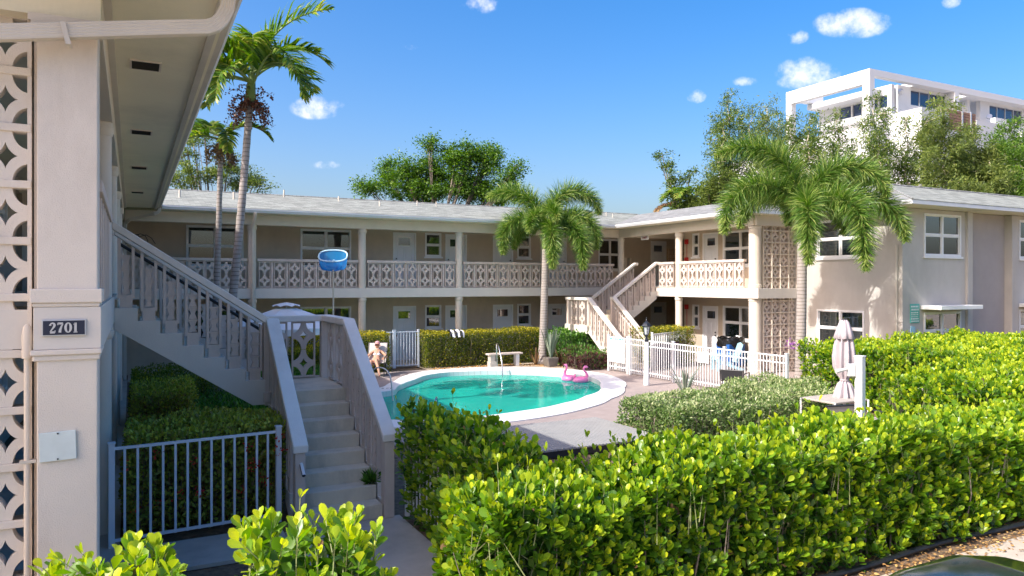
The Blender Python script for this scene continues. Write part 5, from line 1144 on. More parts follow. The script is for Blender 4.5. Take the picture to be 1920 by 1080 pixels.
SL_ = [
 ('dark slender tree standing tallest in the row, just left of the cloud of palm plumes', 1385, 172, 400, 46, 37, 3800, L_BAM, -22),
 ('slender tree with a bare pale stem behind the right palm plumes', 1408, 196, 400, 36, 38, 2600, L_BAM, 0),
 ('narrow dark tree second from the left among the tall row', 1350, 222, 400, 40, 36, 3600, L_BAM, 8),
 ('full green column tree left of the white frame corner', 1436, 196, 400, 44, 35, 4600, L_LIT, 4),
 ('thin spire tree with gaps showing sky, left of the white building', 1462, 208, 400, 26, 38, 1900, L_BAM, -4),
 ('dark bushy-topped tree against the white frame post', 1490, 216, 400, 40, 36, 3400, L_BAM, -8),
 ('leafy tree directly in front of the white frame left end', 1512, 212, 400, 36, 34, 3200, L_BAM, 4),
 ('wispy tree inside the opening of the white frame', 1545, 222, 400, 22, 37, 1500, L_BAM, -12),
 ('wispy tree just right of the frame opening', 1585, 205, 400, 26, 35, 2000, L_BAM, -18),
 ('thin tree before the bare white wall under the frame', 1600, 262, 400, 36, 36, 2400, L_BAM, 0),
 ('feathery tree reaching the corner windows of the white building', 1660, 178, 400, 36, 33, 3300, L_BAM, -22),
 ('slim tree before the parapet of the white building', 1700, 216, 400, 34, 34, 3000, L_BAM, 0),
 ('slim sparse tree low against the white wall', 1630, 262, 400, 34, 35, 2300, L_BAM, 6),
 ('thin tree beside the parapet corner drainpipe', 1732, 230, 400, 26, 35, 2000, L_BAM, 4),
 ('full golden green tree in front of the brown slatted balcony', 1775, 190, 400, 60, 31, 7600, L_LIT, -10),
 ('wide green tree right of the brown slatted balcony', 1822, 235, 400, 54, 32, 7000, L_LIT, 0),
 ('yellow green tree low on the right side', 1852, 275, 400, 46, 31, 5200, L_LIT, 6),
 ('dark tree with a bare forked branch near the right edge', 1892, 225, 400, 66, 33, 6500, L_TRE, 8),
 ('dark tree cut off by the right edge', 1935, 240, 400, 56, 31, 5200, L_TRE, 0),
 ('wispy dark tree mid row seen against white wall', 1565, 262, 400, 34, 39, 2300, L_BAM, 0)]
for s_ in SL_: slender(*s_)
fp = wp(1300, 370, 37)
pf = thing('fan_palm', 'bit of a fan palm poking above the right roof valley', 'palm tree', (fp[0], fp[1], 0))
mb = MB(); mb.tube([(fp[0], fp[1], 0), (fp[0], fp[1], fp[2])], .12, 8); mb.build('trunk', BARK, pf)
for i, a_ in enumerate((0, 50, 110, 150, 185, 230, 290)): frond(pf, (fp[0], fp[1], fp[2]), az(a_), .6, 1.9, 1.6, 'king', 90+i, L_KIN)
fp = wp(1255, 392, 39); pf = thing('dry_palm', 'dry tan palm frond tip arching at the right roof valley', 'palm tree', (fp[0]+1, fp[1], 0))
mb = MB(); mb.tube([(fp[0]+1, fp[1], 0), (fp[0]+1, fp[1], fp[2]-.4)], .12, 8); mb.build('trunk', BARK, pf)
for i, a_ in enumerate((180, 160, 200)): frond(pf, (fp[0]+1, fp[1], fp[2]-.4), az(a_), 1.0, 1.9, 1.9, 'king', 190+i, L_DRY)
# low tree line far beyond closes the horizon
fb = []
for i in range(46):
    a_ = -.9+i*.045; F = 75; c = (S_*F+C_*a_*F, C_*F-S_*a_*F, 1.2+random.uniform(0, 1.2)); fb.append((c[0], c[1], c[2], 2.4, 2.4, 2.2))
ft = tag(bpy.data.objects.new('far_tree_line', None), None); bpy.data.objects.remove(ft)
P = np.concatenate([np.array(q[:3])+rng.normal(0, .5, (420, 3))*np.array(q[3:]) for q in fb]); n = len(P)
me = leafmesh('far_tree_line', tmpl('lance', 1, .5), P, frames(rng.normal(size=(n, 3))), rng.uniform(.4, .9, n), rng.random(n)*.7, L_TRE); o = bpy.data.objects.new('far_tree_line', me); col.objects.link(o); tag(o, 'distant low line of trees beyond the buildings', 'tree line', kind='stuff')

# ------------------------------------------------------------ white modern building
MBD = thing('modern_building', 'white modern building with open roof frame and dark windows above the treetops', 'building', (48, 32, 0))
m = MB(); m.box(42.3, 75, 27.8, 45, 0, 12.5); m.box(40.3, 42.3, 29.8, 36.3, 0, 12.7); m.box(42.3, 45.0, 27.8, 28.1, 12.5, 13.6); m.box(42.3, 42.6, 28.1, 31, 12.5, 13.6); m.box(47.9, 52.2, 27.8, 28.1, 12.5, 13.4); m.box(50.5, 51.8, 28.1, 28.4, 13.4, 13.9); m.box(53, 75, 27.8, 28.1, 12.5, 13.2)
m.build('wall', BWALL, MBD)
m = MB(); m.box(40.3, 40.75, 29.8, 36.3, 15.33, 16.2); m.box(40.3, 40.75, 35.85, 36.3, 12.7, 15.33); m.box(40.3, 40.75, 29.8, 30.3, 12.7, 15.33); m.box(40.75, 75, 29.8, 30.2, 15.8, 16.2); m.box(48.9, 49.4, 29.8, 30.5, 12.5, 15.8); m.box(58.5, 59, 29.8, 30.5, 12.5, 15.8); m.box(40.75, 43.5, 35.85, 36.3, 15.6, 16.2)
m.build('roof_frame', BWALL, MBD)
m = MB(); m.box(45.2, 49, 30.2, 36.3, 15.82, 16.1); m.box(42.4, 45.2, 31.2, 36.3, 15.2, 15.55); m.box(49.3, 51, 31.6, 36, 15.82, 16.1); m.box(51, 75, 30.2, 36, 15.82, 16.1); m.build('roof_slab', BWALL, MBD)
m = MB(); wall(m, 'y', 53.0, 74, 12.5, 15.82, 30.5, 1, .3, [(54.1, 58.2, 14.6, 15.65)]); wall(m, 'x', 30.8, 36.2, 12.5, 15.82, 52.0, 1, .3, [(30.9, 32.2, 13.8, 15)]); m.build('penthouse_wall', BWALL, MBD)
m = MB(); wall(m, 'y', 44.0, 50.2, 12.5, 15.82, 30.5, 1, .3, [(45.3, 49.3, 14.65, 15.65)])
wall(m, 'x', 30.6, 36.2, 12.5, 15.82, 43.5, 1, .3, [(30.9, 31.5, 14.4, 15.2), (31.6, 32.4, 14.4, 15.2), (32.8, 33.5, 14.25, 15.1), (33.6, 34.5, 14.25, 15.1), (30.9, 31.5, 13.2, 14)])
m.build('penthouse_wall', BWALL, MBD)
def mwin(ax, face, u0, u1, z0, z1, n):
    f = MB(); 
    for i in range(n+1): u = u0+(u1-u0)*i/n; BX(f, ax, face, 1, u-.03, u+.03, .05, .14, z0, z1)
    BX(f, ax, face, 1, u0, u1, .05, .14, z0, z0+.04); BX(f, ax, face, 1, u0, u1, .05, .14, z1-.04, z1); fo = f.build('window', SILV, MBD)
    for i in range(n):
        a = u0+(u1-u0)*i/n+.03; b = u0+(u1-u0)*(i+1)/n-.03; g = MB(); BX(g, ax, face, 1, a, b, .09, .10, z0+.04, z1-.04); g.build('pane', BLUG, fo)
BLUG = mat('blue_black_glazing', (.012, .035, .10), .06, .05, 1, spec=.8)
mwin('y', 30.5, 45.3, 49.3, 14.65, 15.65, 4); mwin('y', 30.5, 54.1, 58.2, 14.6, 15.65, 4)
for w_ in ((30.9, 31.5, 14.4, 15.2), (31.6, 32.4, 14.4, 15.2), (32.8, 33.5, 14.25, 15.1), (33.6, 34.5, 14.25, 15.1), (30.9, 31.5, 13.2, 14)): mwin('x', 43.5, *w_, 1)
mwin('x', 52.0, 30.9, 32.2, 13.8, 15, 1)
for i in range(8):
    m = MB(); m.box(45.0, 47.9, 27.85, 27.95, 12.45+i*.17, 12.59+i*.17); m.build('balcony_slat', BROWN, MBD)
m = MB(); m.box(46.4, 46.5, 27.8, 27.85, 12.4, 13.85); m.box(46.4+.9, 46.5+.9, 27.8, 27.85, 12.4, 13.85); m.tube([(44.0, 30.35, 15.2), (43.7, 30.1, 15.25), (43.5, 29.9, 15.1)], [.12, .2, .14], 8); m.tube([(53.6, 30.3, 14.6), (53.4, 30.1, 14.7)], [.1, .18], 8); m.build('balcony_post', SILV, MBD)
m = MB(); m.tube([(42.25, 27.75, 0), (42.25, 27.75, 12.4)], .07, 6); m.build('drainpipe', SILV, MBD)
hs_ = thing('background_house', 'dim low building glimpsed through the trees left of the white one', 'building', wp(1340, 531, 48)[:2]+(0,)); q = wp(1320, 531, 50); 
m = MB(); m.box(q[0], q[0]+9, q[1], q[1]+6, 0, 7.2); m.build('wall', BWALL, hs_)

# ------------------------------------------------------------ pool side things
DK = thing('pump_cover_deck', 'low silvered slatted deck beside the pool, half in shadow', 'deck', (8, 11.8, 0))
dm = MB().box(-.027, .027, 10.7, 12.92, .11, .14).mesh('plank', WOODP)
for i in range(46): place(dm, 'plank', DK, (5.4+i*.073, 0, 0))
m = MB(); m.box(5.37, 8.75, 10.72, 10.78, 0, .105); m.box(5.37, 8.75, 12.85, 12.9, 0, .105); m.box(5.37, 8.75, 11.8, 11.86, 0, .105); m.build('deck_frame', DARKM, DK)
def handrail(label, pts, r_=.022, m=STEEL):
    t = thing('pool_handrail', label, 'handrail', pts[0]); b = MB(); 
    # smooth by Catmull
    P = [Vector(p) for p in pts]; out = []
    for i in range(len(P)-1):
        a, b1, c, d = P[max(i-1, 0)], P[i], P[i+1], P[min(i+2, len(P)-1)]
        for k in range(7): s = k/7; out.append(.5*((2*b1)+(c-a)*s+(2*a-5*b1+4*c-d)*s*s+(3*b1-a-3*c+d)*s**3))
    out.append(P[-1]); b.tube(out, r_, 10); b.build('rail', m, t, auto=True); return t
handrail('polished steel handrail arching over the pool steps by the bench', [(11.32, 22.9, 0), (11.3, 22.9, .55), (11.24, 22.8, .84), (11.2, 22.62, .86), (11.15, 22.4, .7), (11.1, 22.1, .3), (11.05, 21.95, -.2), (11.04, 21.9, -.9)])
handrail('dark grab rail at the deep end corner near the 5 ft mark', [(5.9, 19.6, 0), (5.85, 19.55, .55), (6.0, 19.2, .68), (6.12, 18.85, .5), (6.15, 18.7, -.15), (6.15, 18.7, -.6)], .02, SILV)
handrail('dark curved ladder rail at the near side of the pool, behind the hedge', [(5.75, 14.7, 0), (5.8, 14.75, .34), (5.9, 14.95, .46), (6.05, 15.25, .36), (6.1, 15.35, -.15)], .018, STEEL)
m = MB(); ta = fw(math.atan2(19.45-PC[1], 6.5-PC[0]))
dmk = thing('depth_marker', 'black depth mark 5 FT on the pool edge tile', 'sign', (6.45, 19.7, 0))
MK = mat('black_marking', (.02, .02, .02), .6)
text('5 FT', .17, dmk, (6.36, 19.86, .018), (0, 0, R(-28)), MK, ext=.001)
dmk = thing('depth_marker', 'black depth mark 3 FT further along the curving pool edge', 'sign', (8.2, 22.4, 0))
text('3 FT', .15, dmk, (8.25, 22.42, .018), (0, 0, R(-28)), MK, ext=.001)
bn = thing('pool_bench', 'low concrete bench with one block leg and one white leg behind the pool', 'bench', (11.75, 23.3, 0))
m = MB(); m.box(11.15, 12.5, 23.2, 23.5, .42, .48); m.build('seat', RAIL, bn, bevel=.01)
m = MB(); m.box(12.25, 12.38, 23.24, 23.46, 0, .42); m.build('leg', WHITE, bn, bevel=.01)
m = MB(); m.box(11.2, 11.45, 23.22, 23.48, 0, .2); m.box(11.22, 11.43, 23.24, 23.46, .2, .42); m.build('leg', WALK, bn, bevel=.02)
# towels over the hedge
tw = thing('towel', 'black and white striped towel thrown over the rear hedge', 'towel', (9.9, 23.9, 1.3)); m = MB(); n = 24
V = []; 
for i in range(n+1):
    for j in range(8):
        u, v = i/n, j/7; z = 1.30-.5*max(0, .35-v)*1.2+.025*math.sin(u*17+v*5)+.02*math.sin(u*31); V.append((9.95+u*.55+.04*math.sin(v*6), 23.9+v*.35, z-.02))
m.add(V, [(i*8+j, (i+1)*8+j, (i+1)*8+j+1, i*8+j+1) for i in range(n) for j in range(7)]); TW = mat('striped_towel', (.7, .7, .7), .9); nd, lk = nodes(TW); wv = nd.new('ShaderNodeTexWave'); wv.inputs['Scale'].default_value = 1.6; wv.inputs['Distortion'].default_value = 2.5; lk.new(nd['Geometry'].outputs['Position'], wv.inputs['Vector']); cr = nd.new('ShaderNodeValToRGB'); cr.color_ramp.interpolation = 'CONSTANT'; cr.color_ramp.elements[0].color = (.03, .03, .04, 1); cr.color_ramp.elements[1].position = .55; cr.color_ramp.elements[1].color = (.75, .74, .74, 1); lk.new(wv.outputs['Fac'], cr.inputs[0]); lk.new(cr.outputs[0], nd['Principled BSDF'].inputs['Base Color'])
m.build('cloth', TW, tw, smooth=True)
def skin_body(name, parent, verts, edges, radii, m, sub=2, root=0):
    off = root_of(parent).location; me = bpy.data.meshes.new(name); me.from_pydata([tuple(Vector(v)-off) for v in verts], edges, []); me.materials.append(m)
    o = bpy.data.objects.new(name, me); col.objects.link(o); o.parent = parent
    mo = o.modifiers.new('skin', 'SKIN'); mo.use_smooth_shade = True
    if not me.skin_vertices: bm = bmesh.new(); bm.from_mesh(me); bm.verts.layers.skin.verify(); bm.to_mesh(me); bm.free()
    for i, r_ in enumerate(radii): rr = r_ if isinstance(r_, tuple) else (r_, r_); me.skin_vertices[0].data[i].radius = rr; me.skin_vertices[0].data[i].use_root = (i == root)
    s = o.modifiers.new('sub', 'SUBSURF'); s.levels = sub; s.render_levels = sub; return o
def flamingo(label, c, yaw, hue=PINK):
    t = thing('flamingo_float', label, 'inflatable toy', c, yaw, 'pink inflatable flamingos on the pool')
    def L(p): return p
    m = MB(); n, k = 22, 10; V = []
    for i in range(n):
        a = 2*math.pi*i/n; rr = .105*(1+.12*math.cos(a))
        for j in range(k): b_ = 2*math.pi*j/k; R_ = .17+rr*math.cos(b_); V.append((R_*math.cos(a)*1.15, R_*math.sin(a), .08+rr*math.sin(b_)))
    m.add(V, [(i*k+j, ((i+1) % n)*k+j, ((i+1) % n)*k+(j+1) % k, i*k+(j+1) % k) for i in range(n) for j in range(k)]); m.build('ring', hue, t, smooth=True).location = (0, 0, 0)
    m = MB(); m.tube([(.22, 0, .10), (.29, 0, .22), (.25, 0, .34), (.17, 0, .42), (.15, 0, .50), (.20, 0, .56), (.27, 0, .555), (.32, 0, .53)], [.075, .06, .043, .036, .038, .055, .045, .025], 12); m.build('neck', hue, t, smooth=True)
    m = MB(); m.tube([(.31, 0, .535), (.36, 0, .50), (.37, 0, .45)], [.026, .024, .006], 10); m.build('beak', DARKM, t, smooth=True)
    m = MB(); m.tube([(-.25, 0, .12), (-.34, 0, .2), (-.38, 0, .3)], [.07, .05, .01], 10); m.build('tail', hue, t, smooth=True)
    return t
for o in []: pass
f1 = None
def local_fix(): pass
# flamingos are built at the origin, then moved
def build_at_origin(fn, label, c, yaw):
    t = fn(label, (0, 0, 0), 0); t.location = c; t.rotation_euler = (0, 0, yaw); t.scale = (.85, .85, .85); return t
a_ = build_at_origin(flamingo, 'pink flamingo float facing right with black beak tip, the nearer of the two', (12.55, 19.5, -.15), R(-10)); 
b_ = build_at_origin(flamingo, 'pink flamingo float seen from behind with thin upright neck, the left one', (12.45, 19.98, -.15), R(95))
# skimmer net
sk = thing('skimmer_net', 'blue pool skimmer net standing up on its pole behind the near staircase landing', 'pool net', (3.08, 12.62, 0))
m = MB(); m.tube([(3.08, 12.60, .0), (3.08, 12.60, 3.30)], .014, 8); m.build('pole', mat('pale_alu_pole', (.62, .60, .48), .4, metal=.3), sk, auto=True)
def ov(s, u, z): return None
hoop = []; nH = 40; cxh, czh = 3.08, 3.44; ir = Vector((C_, -S_, 0))
for i in range(nH+1):
    a = 2*math.pi*i/nH; x = .245*math.copysign(abs(math.cos(a))**.75, math.cos(a)); z = .10*math.copysign(abs(math.sin(a))**.8, math.sin(a)); hoop.append(Vector((cxh, 12.60, czh+z))+ir*x+Vector((S_, C_, 0))*(-.02+.07*math.sin(a)))
m = MB(); m.tube(hoop, .013, 7, cap=False); m.tube([(3.0, 12.58, 3.36), (3.08, 12.6, 3.32)], .009, 6); m.tube([(3.08, 12.60, 3.26), (3.08, 12.56, 3.37)], .017, 8); m.build('hoop', mat('light_blue_frame', (.55, .80, .90), .4), sk, auto=True)
NETM = bpy.data.materials.new('blue_net_mesh'); NETM.use_nodes = True; nd, lk = nodes(NETM); o_ = nd['Material Output']; p_ = nd['Principled BSDF']; p_.inputs['Base Color'].default_value = (.03, .42, .85, 1); p_.inputs['Roughness'].default_value = .6
tr = nd.new('ShaderNodeBsdfTransparent'); mx = nd.new('ShaderNodeMixShader'); mx.inputs[0].default_value = .66; tl = nd.new('ShaderNodeBsdfTranslucent'); tl.inputs[0].default_value = (.02, .38, .9, 1); m2 = nd.new('ShaderNodeMixShader'); m2.inputs[0].default_value = .4; lk.new(p_.outputs[0], m2.inputs[1]); lk.new(tl.outputs[0], m2.inputs[2]); lk.new(tr.outputs[0], mx.inputs[1]); lk.new(m2.outputs[0], mx.inputs[2]); lk.new(mx.outputs[0], o_.inputs[0])
m = MB(); lv = 7; V = []; ctr = Vector((cxh, 12.62, czh))
for l in range(lv+1):
    s = l/lv
    for i in range(nH): 
        h = hoop[i]-ctr; k = 1-.12*s**2 if s < .95 else .8; V.append(tuple(ctr+Vector((h.x*k, h.y*k, h.z*(1-s)))+Vector((0, 0, -.21*s-.025*math.sin(i*.8)*s-.02*math.sin(i*1.7+1)*s))))
V.append(tuple(ctr+Vector((0, 0, -.27)))); m.add(V, [(l*nH+i, l*nH+(i+1) % nH, (l+1)*nH+(i+1) % nH, (l+1)*nH+i) for l in range(lv) for i in range(nH)]+[(lv*nH+i, lv*nH+(i+1) % nH, (lv+1)*nH) for i in range(nH)]); m.build('net_bag', NETM, sk, smooth=True)
# lamp post
lp = thing('garden_lamp', 'short white post topped by a black lantern at the pool fence', 'lamp post', (13.3, 17.1, 0))
m = MB(); m.tube([(13.3, 17.1, 0), (13.3, 17.1, 1.24), (13.3, 17.1, 1.27)], [.085, .075, .05], 16); m.build('pole', WHITE, lp, auto=True)
m = MB(); m.lathe([(.06, 0), (.062, .06), (.035, .09), (.035, .17), (.07, .20), (.075, .215), (.0, .216)], (13.3, 17.1, 1.26), 12)
for i in range(6):
    a = i*math.pi/3; m.tube([(13.3+.07*math.cos(a), 17.1+.07*math.sin(a), 1.47), (13.3+.115*math.cos(a), 17.1+.115*math.sin(a), 1.72)], .008, 4)
m.lathe([(.15, 0), (.155, .015), (.11, .07), (.05, .13), (.02, .15), (.025, .18), (.012, .20), (.018, .225), (.002, .27)], (13.3, 17.1, 1.715), 6); m.build('lantern', mat('lantern_black', (.02, .025, .035), .35), lp, auto=True)
m = MB(); m.lathe([(.06, 0), (.10, .24)], (13.3, 17.1, 1.475), 6); m.build('lantern_glass', glass('frosted_lamp_glass', (.8, .85, .9), 1, .2, (.75, .78, .8), .35), lp)

# ------------------------------------------------------------ furniture
def parasol_open():
    t = thing('parasol', 'open white canvas parasol with vented top behind the near stair landing', 'parasol', (3.35, 18.4, 0))
    m = MB(); m.tube([(3.35, 18.4, 0), (3.35, 18.4, 2.4)], .022, 10); m.build('pole', WHITE, t, auto=True)
    m = MB(); n = 8; rings = [(0, 2.42), (.25, 2.36), (.7, 2.20), (1.15, 2.05), (1.42, 1.93)]; k = 48; V = []
    for r_, z in rings[1:]:
        for i in range(k):
            a = 2*math.pi*i/k; f = (i % 6)/6; sag = math.sin(math.pi*f); rr = r_*(1-.075*sag); V.append((3.35+rr*math.cos(a+.2), 18.4+rr*math.sin(a+.2), z-.02*sag*(r_/1.4)))
    for i in range(k):
        a = 2*math.pi*i/k; f = (i % 6)/6; sag = math.sin(math.pi*f); rr = 1.42*(1-.075*sag); V.append((3.35+rr*math.cos(a+.2), 18.4+rr*math.sin(a+.2), 1.78-.02*sag))
    m.add(V, [(j*k+i, j*k+(i+1) % k, (j+1)*k+(i+1) % k, (j+1)*k+i) for j in range(4) for i in range(k)]); m.build('canopy', UMBW, t)
    m = MB(); V = []
    for r_, z in ((.02, 2.50), (.16, 2.46), (.34, 2.40)):
        for i in range(k):
            a = 2*math.pi*i/k; f = (i % 6)/6; sag = math.sin(math.pi*f); rr = r_*(1-.05*sag); V.append((3.35+rr*math.cos(a+.2), 18.4+rr*math.sin(a+.2), z+.035*sag*(r_/.34)))
    m.add(V, [(j*k+i, j*k+(i+1) % k, (j+1)*k+(i+1) % k, (j+1)*k+i) for j in range(2) for i in range(k)]); m.build('vent_cap', UMBW, t)
    for i in range(8):
        a = 2*math.pi*i/8+.2; m = MB(); m.tube([(3.35, 18.4, 2.33), (3.35+1.38*math.cos(a), 18.4+1.38*math.sin(a), 1.91)], .008, 4); m.build('rib', WHITE, t)
parasol_open()
def parasol_closed(x, y):
    t = thing('parasol', 'closed pale lilac parasol tied at the waist over the front patio table', 'parasol', (x, y, 0))
    m = MB(); m.tube([(x, y, 0), (x, y, 2.24)], .028, 10); m.build('pole', WHITE, t, auto=True)
    m = MB(); prof = [(.05, 2.24), (.09, 2.18), (.14, 2.02), (.185, 1.87), (.17, 1.86)]; prof2 = [(.13, 1.88), (.16, 1.72), (.18, 1.5), (.17, 1.3), (.12, 1.15), (.065, 1.06), (.065, 1.02), (.11, .96), (.16, .80), (.20, .68), (.18, .62)]
    for nm, pf, fold in (('hood', prof, 8), ('furled_canopy', prof2, 9)):
        m = MB(); k = 72; V = []
        for j, (r_, z) in enumerate(pf):
            for i in range(k):
                a = 2*math.pi*i/k; w_ = 1+(.26 if nm != 'hood' else .10)*math.cos(a*fold+j*.12)+.05*math.sin(a*3+j*.5); zz = z+(.05*math.sin(a*2.0+1)+.03*math.sin(a*5) if j >= len(pf)-2 and nm != 'hood' else 0); V.append((x+r_*w_*math.cos(a), y+r_*w_*math.sin(a), zz))
        m.add(V, [(j*k+i, j*k+(i+1) % k, (j+1)*k+(i+1) % k, (j+1)*k+i) for j in range(len(pf)-1) for i in range(k)]); m.build(nm, UMBP, t, smooth=True)
    m = MB(); m.lathe([(.085, 0), (.085, .03)], (x, y, 1.03), 16); m.build('tie_strap', UMBP, t); m = MB(); m.lathe([(.055, 0), (.05, .04), (.0, .05)], (x, y, 2.22), 12); m.build('finial', DARKM, t)
parasol_closed(12.62, 9.9)
tb = thing('patio_table', 'taupe patio table under the closed parasol', 'table', (12.6, 9.9, 0)); m = MB(); m.box(11.85, 12.8, 9.5, 10.3, .66, .70); m.build('tabletop', SLING, tb, bevel=.01)
for (x, y) in ((11.85, 9.5), (12.8, 9.5), (11.85, 10.3), (12.8, 10.3)): m = MB(); m.tube([(x, y, 0), (x, y, .69)], .02, 8); m.build('leg', WHITE, tb)
def sling_chair(label, x, y, yaw, fab, frame, H=.95, group=None, lounge=False, recl=.25):
    t = thing('sling_chair', label, 'chair', (0, 0, 0), 0, group); hw = .30
    s = MB(); n = 8; pts = [(.28, .44), (.0, .40), (-.2, .42)]+[(-.22-recl*i/6*(H-.42), .42+(H-.42)*i/6) for i in range(1, 7)]
    V = [(sx*(hw-.02), -p, z+.0) for p, z in pts for sx in (-1, 1)]; V = [(a, -b_ if False else b_, c) for a, b_, c in V]
    V2 = [(a, b_+.008, c+.008) for a, b_, c in V]; k = len(V)
    s.add(V+V2, [(2*i, 2*i+1, 2*i+3, 2*i+2) for i in range(len(pts)-1)]+[(k+2*i, k+2*i+2, k+2*i+3, k+2*i+1) for i in range(len(pts)-1)]+[(0, k, k+1, 1), (k-2, k-1, 2*k-1, 2*k-2)]+[(2*i, 2*i+2, k+2*i+2, k+2*i) for i in range(len(pts)-1)]+[(2*i+1, k+2*i+1, k+2*i+3, 2*i+3) for i in range(len(pts)-1)])
    s.build('sling', fab, t)
    for sx in (-1, 1):
        m = MB(); x_ = sx*hw; m.tube([(x_, -p, z) for p, z in pts], .014, 8); m.tube([(x_, -.30, 0), (x_, -.27, .45), (x_*1.05, -.24, .63), (x_*1.05, .2, .64), (x_, .26, .60)], .014, 8); m.tube([(x_, .34, 0), (x_, .05, .42)], .014, 8); m.build('side_frame', frame, t, auto=True)
    m = MB(); zt, yt = H, .22+recl*(H-.42); m.tube([(-hw, yt, zt), (hw, yt, zt)], .016, 8); m.tube([(-hw, -.26, .43), (hw, -.26, .43)], .013, 8); m.build('cross_bar', frame, t, auto=True)
    t.location = (x, y, 0); t.rotation_euler = (0, 0, yaw); return t
sling_chair('taupe sling chair with its back to the camera left of the patio table', 10.25, 8.35, R(165), SLING, DARKM, 1.0)
sling_chair('taupe sling chair facing left, its back catching a shadow stripe right of the white post', 12.4, 8.8, R(170), SLING, DARKM, 1.0)
sling_chair('brown sling chair half sunk in the hedge right of the patio', 13.3, 8.9, R(-40), SLING, DARKM, .95)
sling_chair('black sling chair lying low behind the silvery shrubs by the pool fence', 14.0, 14.3, R(120), DARKM, DARKM, .72)
wp_ = thing('white_post', 'tall white square post with small box and arm in front of the closed parasol', 'post', (8.70, 6.58, 0)); m = MB(); m.cb((8.70, 6.58, .99), (.10, .10, 1.98), Euler((0, 0, R(12)))); m.cb((8.70, 6.58, 1.985), (.115, .115, .02), Euler((0, 0, R(12)))); m.build('post', WHITE, wp_, bevel=.004)
m = MB(); m.cb((8.60, 6.64, 1.80), (.10, .07, .17), Euler((0, 0, R(-27)))); m.build('box', BLIND, wp_, bevel=.01); m = MB(); m.tube([(8.56, 6.65, 1.82), (8.49, 6.69, 1.80), (8.41, 6.73, 1.78)], [.015, .022, .032], 8); m.build('arm', BLIND, wp_, auto=True)
# right patio things
bi = thing('wheeled_bin', 'blue bin with a black bag over its rim by the walkway window', 'bin', (18.95, 19.55, 0)); m = MB(); m.prism([(18.62, .05), (19.22, .05), (19.32, .82), (18.52, .82)], 'y', 19.2, 19.85); m.build('body', BLUE, bi, bevel=.03)
m = MB(); V = []; k = 40
for (r_, z) in ((.47, 1.04), (.50, .98), (.50, .86), (.47, .74), (.43, .68)):
    for i in range(k): a = 2*math.pi*i/k; w_ = 1+.06*math.sin(a*7+z*20)+.04*math.sin(a*13+z*9); V.append((18.92+r_*w_*math.cos(a)*1.0, 19.52+r_*w_*math.sin(a)*.85, z+.05*math.sin(a*5)))
V.append((18.92, 19.52, .98)); m.add(V, [(j*k+i, j*k+(i+1) % k, (j+1)*k+(i+1) % k, (j+1)*k+i) for j in range(4) for i in range(k)]+[(i, (i+1) % k, 5*k) for i in range(k)]); m.build('bag', mat('glossy_black_bag', (.012, .012, .014), .22, spec=.7), bi, smooth=True)
def adirondack(label, x, y, yaw, mt):
    t = thing('adirondack_chair', label, 'chair', (0, 0, 0))
    for i in range(5):
        u = -.22+.11*i; h = .98-.35*abs(u)**1.3; m = MB(); m.cb((u, .28+.16, .62+(h-.98)/2), (.10, .022, h-.28), Euler((R(-18), 0, R(u*20)))); m.build('back_slat', mt, t, bevel=.006)
    for i in range(5): m = MB(); m.cb((0, -.28+i*.11, .36-.022*i), (.52, .095, .02), Euler((R(-10), 0, 0))); m.build('seat_slat', mt, t, bevel=.006)
    for sx in (-1, 1):
        m = MB(); m.cb((sx*.33, -.02, .55), (.13, .72, .025)); m.build('armrest', mt, t, bevel=.01)
        m = MB(); m.cb((sx*.30, -.30, .27), (.04, .10, .54)); m.build('leg', mt, t, bevel=.006); m = MB(); m.cb((sx*.26, .1, .2), (.035, .95, .10), Euler((R(-20), 0, 0))); m.build('leg', mt, t, bevel=.006)
    t.location = (x, y, 0); t.rotation_euler = (0, 0, yaw)
adirondack('teal blue adirondack chair with rounded back next to the corner column', 18.9, 18.25, R(-70), DBLU)
adirondack('light blue adirondack chair in front of the teal one on the patio', 17.9, 18.75, R(-115), LBLU)
# ------------------------------------------------------------ sunbather
ch = sling_chair('pale reclining sling chair with dark frame holding the sunbather', 6.95, 22.85, R(-25), mat('pale_sling', (.60, .55, .50), .8), DARKM, 1.02, recl=.62)
pn_ = thing('person', 'sunbather in pink cap, sunglasses and white bikini top reclining by the hedge', 'person', (6.95, 22.85, 0), R(-25)); 
pn_.location = (0, 0, 0); pn_.rotation_euler = (0, 0, 0)
V = [(0, .05, .50), (0, .20, .62), (0, .33, .78), (0, .40, .90), (0, .41, .965),               # pelvis, waist, chest, neck base, neck
     (-.11, .02, .50), (-.13, -.38, .60), (-.10, -.50, .20), (-.10, -.56, .06), (-.10, -.68, .04),
     (.11, .02, .50), (.05, -.36, .66), (.18, -.62, .36), (.22, -.70, .18), (.24, -.80, .14),
     (-.17, .37, .85), (-.36, .22, .68), (-.34, -.02, .66), (.17, .37, .85), (.36, .20, .70), (.28, -.06, .68)]
E_ = [(0, 1), (1, 2), (2, 3), (3, 4), (0, 5), (5, 6), (6, 7), (7, 8), (8, 9), (0, 10), (10, 11), (11, 12), (12, 13), (13, 14), (3, 15), (15, 16), (16, 17), (3, 18), (18, 19), (19, 20)]
rad = [(.13, .10), (.115, .09), (.13, .10), (.075, .07), .05, .085, .065, .05, .035, .028, .085, .065, .05, .035, .028, .05, .04, .03, .05, .04, .03]
